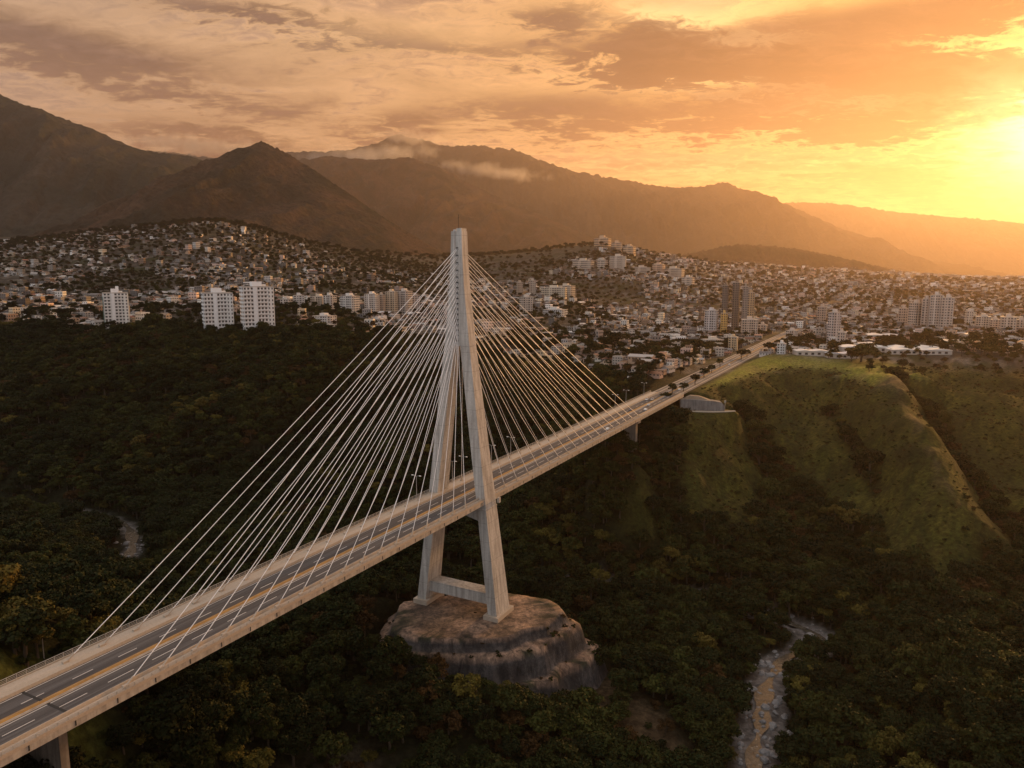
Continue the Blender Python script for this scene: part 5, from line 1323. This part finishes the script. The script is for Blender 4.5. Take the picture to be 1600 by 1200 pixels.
clear = total([blob(1300, 250, 420, 26, .04, .30), blob(1090, 15, 110, 30, 0, .35), blob(1500, 60, 200, 14, .12, .25), blob(1100, 140, 230, 8, .08, .22), blob(1560, 250, 150, 90, 0, .4)])
cl = mth('ADD', mth('ADD', mth('MULTIPLY', nA, .54), mth('MULTIPLY', nB, .38)), mth('SUBTRACT', mth('MULTIPLY', darkb, .50), mth('MULTIPLY', clear, .42)))
cloud = mr(cl, .42, .62)
deep = mth('SUBTRACT', 1.0, mth('MULTIPLY', mth('MINIMUM', darkb, 1.0), mth('MULTIPLY', cloud, .50)))
rim = mth('MULTIPLY', mr(cl, .36, .50), mth('SUBTRACT', 1.0, mr(cl, .50, .66)))
# warmth and brightness towards the sun
g1 = mth('EXPONENT', mth('MULTIPLY', gam, -1/1.7)); g2 = mth('EXPONENT', mth('MULTIPLY', gam, -1/11.0)); g3 = mth('EXPONENT', mth('MULTIPLY', gam, -1/42.0))
def rgb(c):
    n = nt.nodes.new('ShaderNodeRGB'); n.outputs[0].default_value = (*c, 1); return n.outputs[0]
def scale_c(c, f):
    n = nt.nodes.new('ShaderNodeVectorMath'); n.operation = 'SCALE'
    nt.links.new(c if hasattr(c, 'is_output') else rgb(c), n.inputs[0])
    if hasattr(f, 'is_output'): nt.links.new(f, n.inputs['Scale'])
    else: n.inputs['Scale'].default_value = f
    return n.outputs[0]
def addc(*cs):
    s = cs[0]
    for c in cs[1:]:
        n = nt.nodes.new('ShaderNodeVectorMath'); n.operation = 'ADD'; nt.links.new(s, n.inputs[0]); nt.links.new(c, n.inputs[1]); s = n.outputs[0]
    return s
g4 = mth('EXPONENT', mth('MULTIPLY', gam, -1/65.0))
gap = addc(scale_c((.225, .225, .225), mth('SUBTRACT', 1.0, g3)), scale_c((.84, .33, .045), g3), scale_c((.10, .06, .0), g2), scale_c((7.0, 5.4, 2.8), g1))
veil = addc(scale_c((.19, .145, .125), mth('SUBTRACT', 1.0, g3)), scale_c((.15, .05, .008), g3), scale_c((.9, .5, .05), g1))
hz_ = mth('EXPONENT', mth('MULTIPLY', mth('MAXIMUM', el, 0.0), -1/5.2))
g5 = mth('EXPONENT', mth('MULTIPLY', gam, -1/120.0))
low = scale_c((1.35, .40, .02), mth('MULTIPLY', hz_, mth('MULTIPLY', g5, mth('SUBTRACT', 1.0, mth('MULTIPLY', g2, .7)))))
body = scale_c(mixc(nt, cloud, gap, veil), deep)
body = addc(body, low, scale_c((.75, .42, .12), mth('MULTIPLY', rim, g3)))
body = scale_c(body, .93)
up = mr(el, 24.0, 62.0); back = mr(gam, 80.0, 135.0)
body = mixc(nt, mth('MULTIPLY', up, .85), body, (.62, .62, .64)); body = mixc(nt, mth('MULTIPLY', back, .8), body, (.56, .57, .60))
tex = mth('ADD', .45, mth('MULTIPLY', nB, 1.1)); body = scale_c(body, tex)
tint = nt.nodes.new('ShaderNodeVectorMath'); tint.operation = 'MULTIPLY'; nt.links.new(sky.outputs[0], tint.inputs[0]); tint.inputs[1].default_value = (.8, .62, .38)
glow = total([blob(1085, 8, 120, 20, 0, .5), blob(1180, 46, 70, 10, .2, .25), blob(1580, 205, 60, 60, 0, 1.2), blob(1250, 250, 330, 10, .03, .22), blob(1130, 140, 170, 7, .08, .22), blob(1330, 165, 110, 7, .05, .22), blob(560, 60, 160, 16, -.05, .10)])
body = addc(body, scale_c((.62, .46, .22), glow))
skyc = addc(scale_c(tint.outputs[0], SKYK), body)
nt.links.new(skyc, bg.inputs['Color']); bg.inputs['Strength'].default_value = 1.0
# the air: one even pale volume
hm = MB(); hm.box(-22000, 30000, -700, 30000, -230, 2820)
m = bpy.data.materials.new('haze_air'); m.use_nodes = True; nt2 = m.node_tree
for n in list(nt2.nodes): nt2.nodes.remove(n)
o_ = nt2.nodes.new('ShaderNodeOutputMaterial'); pv = nt2.nodes.new('ShaderNodeVolumePrincipled'); nt2.links.new(pv.outputs[0], o_.inputs['Volume'])
pv.inputs['Density'].default_value = HAZE; pv.inputs['Anisotropy'].default_value = .62; pv.inputs['Color'].default_value = (.66, .545, .49, 1)
ho = hm.build('haze', m); tag(ho, 'warm evening haze lying over the gorge, town and mountains', 'haze', kind='stuff')

# low cloud caught on the ridges: real bodies of uneven mist
m = bpy.data.materials.new('ridge_mist'); m.use_nodes = True; nt2 = m.node_tree
for n in list(nt2.nodes): nt2.nodes.remove(n)
o_ = nt2.nodes.new('ShaderNodeOutputMaterial'); pv = nt2.nodes.new('ShaderNodeVolumePrincipled'); nt2.links.new(pv.outputs[0], o_.inputs['Volume'])
tcm = nt2.nodes.new('ShaderNodeTexCoord'); ln = nt2.nodes.new('ShaderNodeVectorMath'); ln.operation = 'LENGTH'; nt2.links.new(tcm.outputs['Object'], ln.inputs[0])
nz2 = nt2.nodes.new('ShaderNodeTexNoise'); nz2.inputs['Scale'].default_value = .0042; nz2.inputs['Detail'].default_value = 5; nz2.inputs['Roughness'].default_value = .6
geo = nt2.nodes.new('ShaderNodeNewGeometry'); nt2.links.new(geo.outputs['Position'], nz2.inputs['Vector'])
def m2(op, a, b_):
    n = nt2.nodes.new('ShaderNodeMath'); n.operation = op
    for i, q in enumerate((a, b_)):
        if hasattr(q, 'is_output'): nt2.links.new(q, n.inputs[i])
        else: n.inputs[i].default_value = q
    return n.outputs[0]
den = m2('SUBTRACT', m2('ADD', m2('MULTIPLY', nz2.outputs[0], 2.4), -.50), m2('MULTIPLY', ln.outputs['Value'], 1.05))
nt2.links.new(m2('MULTIPLY', m2('MINIMUM', m2('MAXIMUM', den, 0.0), 6.0e-1), .0040), pv.inputs['Density'])
pv.inputs['Anisotropy'].default_value = .45; pv.inputs['Color'].default_value = (.96, .95, .95, 1)
def mist(u, v, dep, w_, hh, dp, tilt, lab):
    mb = MB(); rings = []
    for a in np.linspace(-math.pi/2 + .02, math.pi/2 - .02, 9):
        rings.append([(math.cos(a)*math.cos(b_), math.cos(a)*math.sin(b_), math.sin(a)) for b_ in np.linspace(0, 2*math.pi, 17)[:-1]])
    mb.loft(rings); o = mb.build('mist', m); o.location = PD(u, v, dep); o.scale = (w_, dp, hh); o.rotation_euler = (0, tilt, 0); tag(o, lab, 'mist', kind='stuff')
mist(575, 244, 10600, 1400, 180, 640, -.06, 'pale mist lying in the saddle left of the high crest')
mist(640, 214, 13300, 980, 180, 480, .1, 'cloud caught on the high crest')
mist(770, 268, 11300, 1250, 150, 480, .12, 'streak of pale mist across the face of the high range')
mist(300, 226, 12500, 2100, 230, 500, .05, 'grey cloud bank behind the saddle of the dark mountains')

# ------------------------------------------------------------------ camera and output
cam = bpy.data.cameras.new('camera'); co = bpy.data.objects.new('camera', cam); col.objects.link(co); scene.camera = co
cam.sensor_fit = 'HORIZONTAL'; cam.sensor_width = 36; cam.lens = 36 * F / 1600; cam.clip_start = 1; cam.clip_end = 80000
co.location = (0, 0, 0); co.rotation_euler = (math.pi/2 - PITCH, 0, 0)
vs_ = scene.view_settings; vs_.view_transform = 'Standard'; vs_.look = 'None'; vs_.exposure = EXPO; vs_.gamma = 1; vs_.use_curve_mapping = False
cy = scene.cycles; cy.use_denoising = True; cy.denoiser = 'OPENIMAGEDENOISE'; cy.max_bounces = 6; cy.diffuse_bounces = 3; cy.volume_bounces = 0; cy.glossy_bounces = 2; cy.sample_clamp_indirect = 4; cy.use_adaptive_sampling = True
scene.render.resolution_x = 1024; scene.render.resolution_y = 768
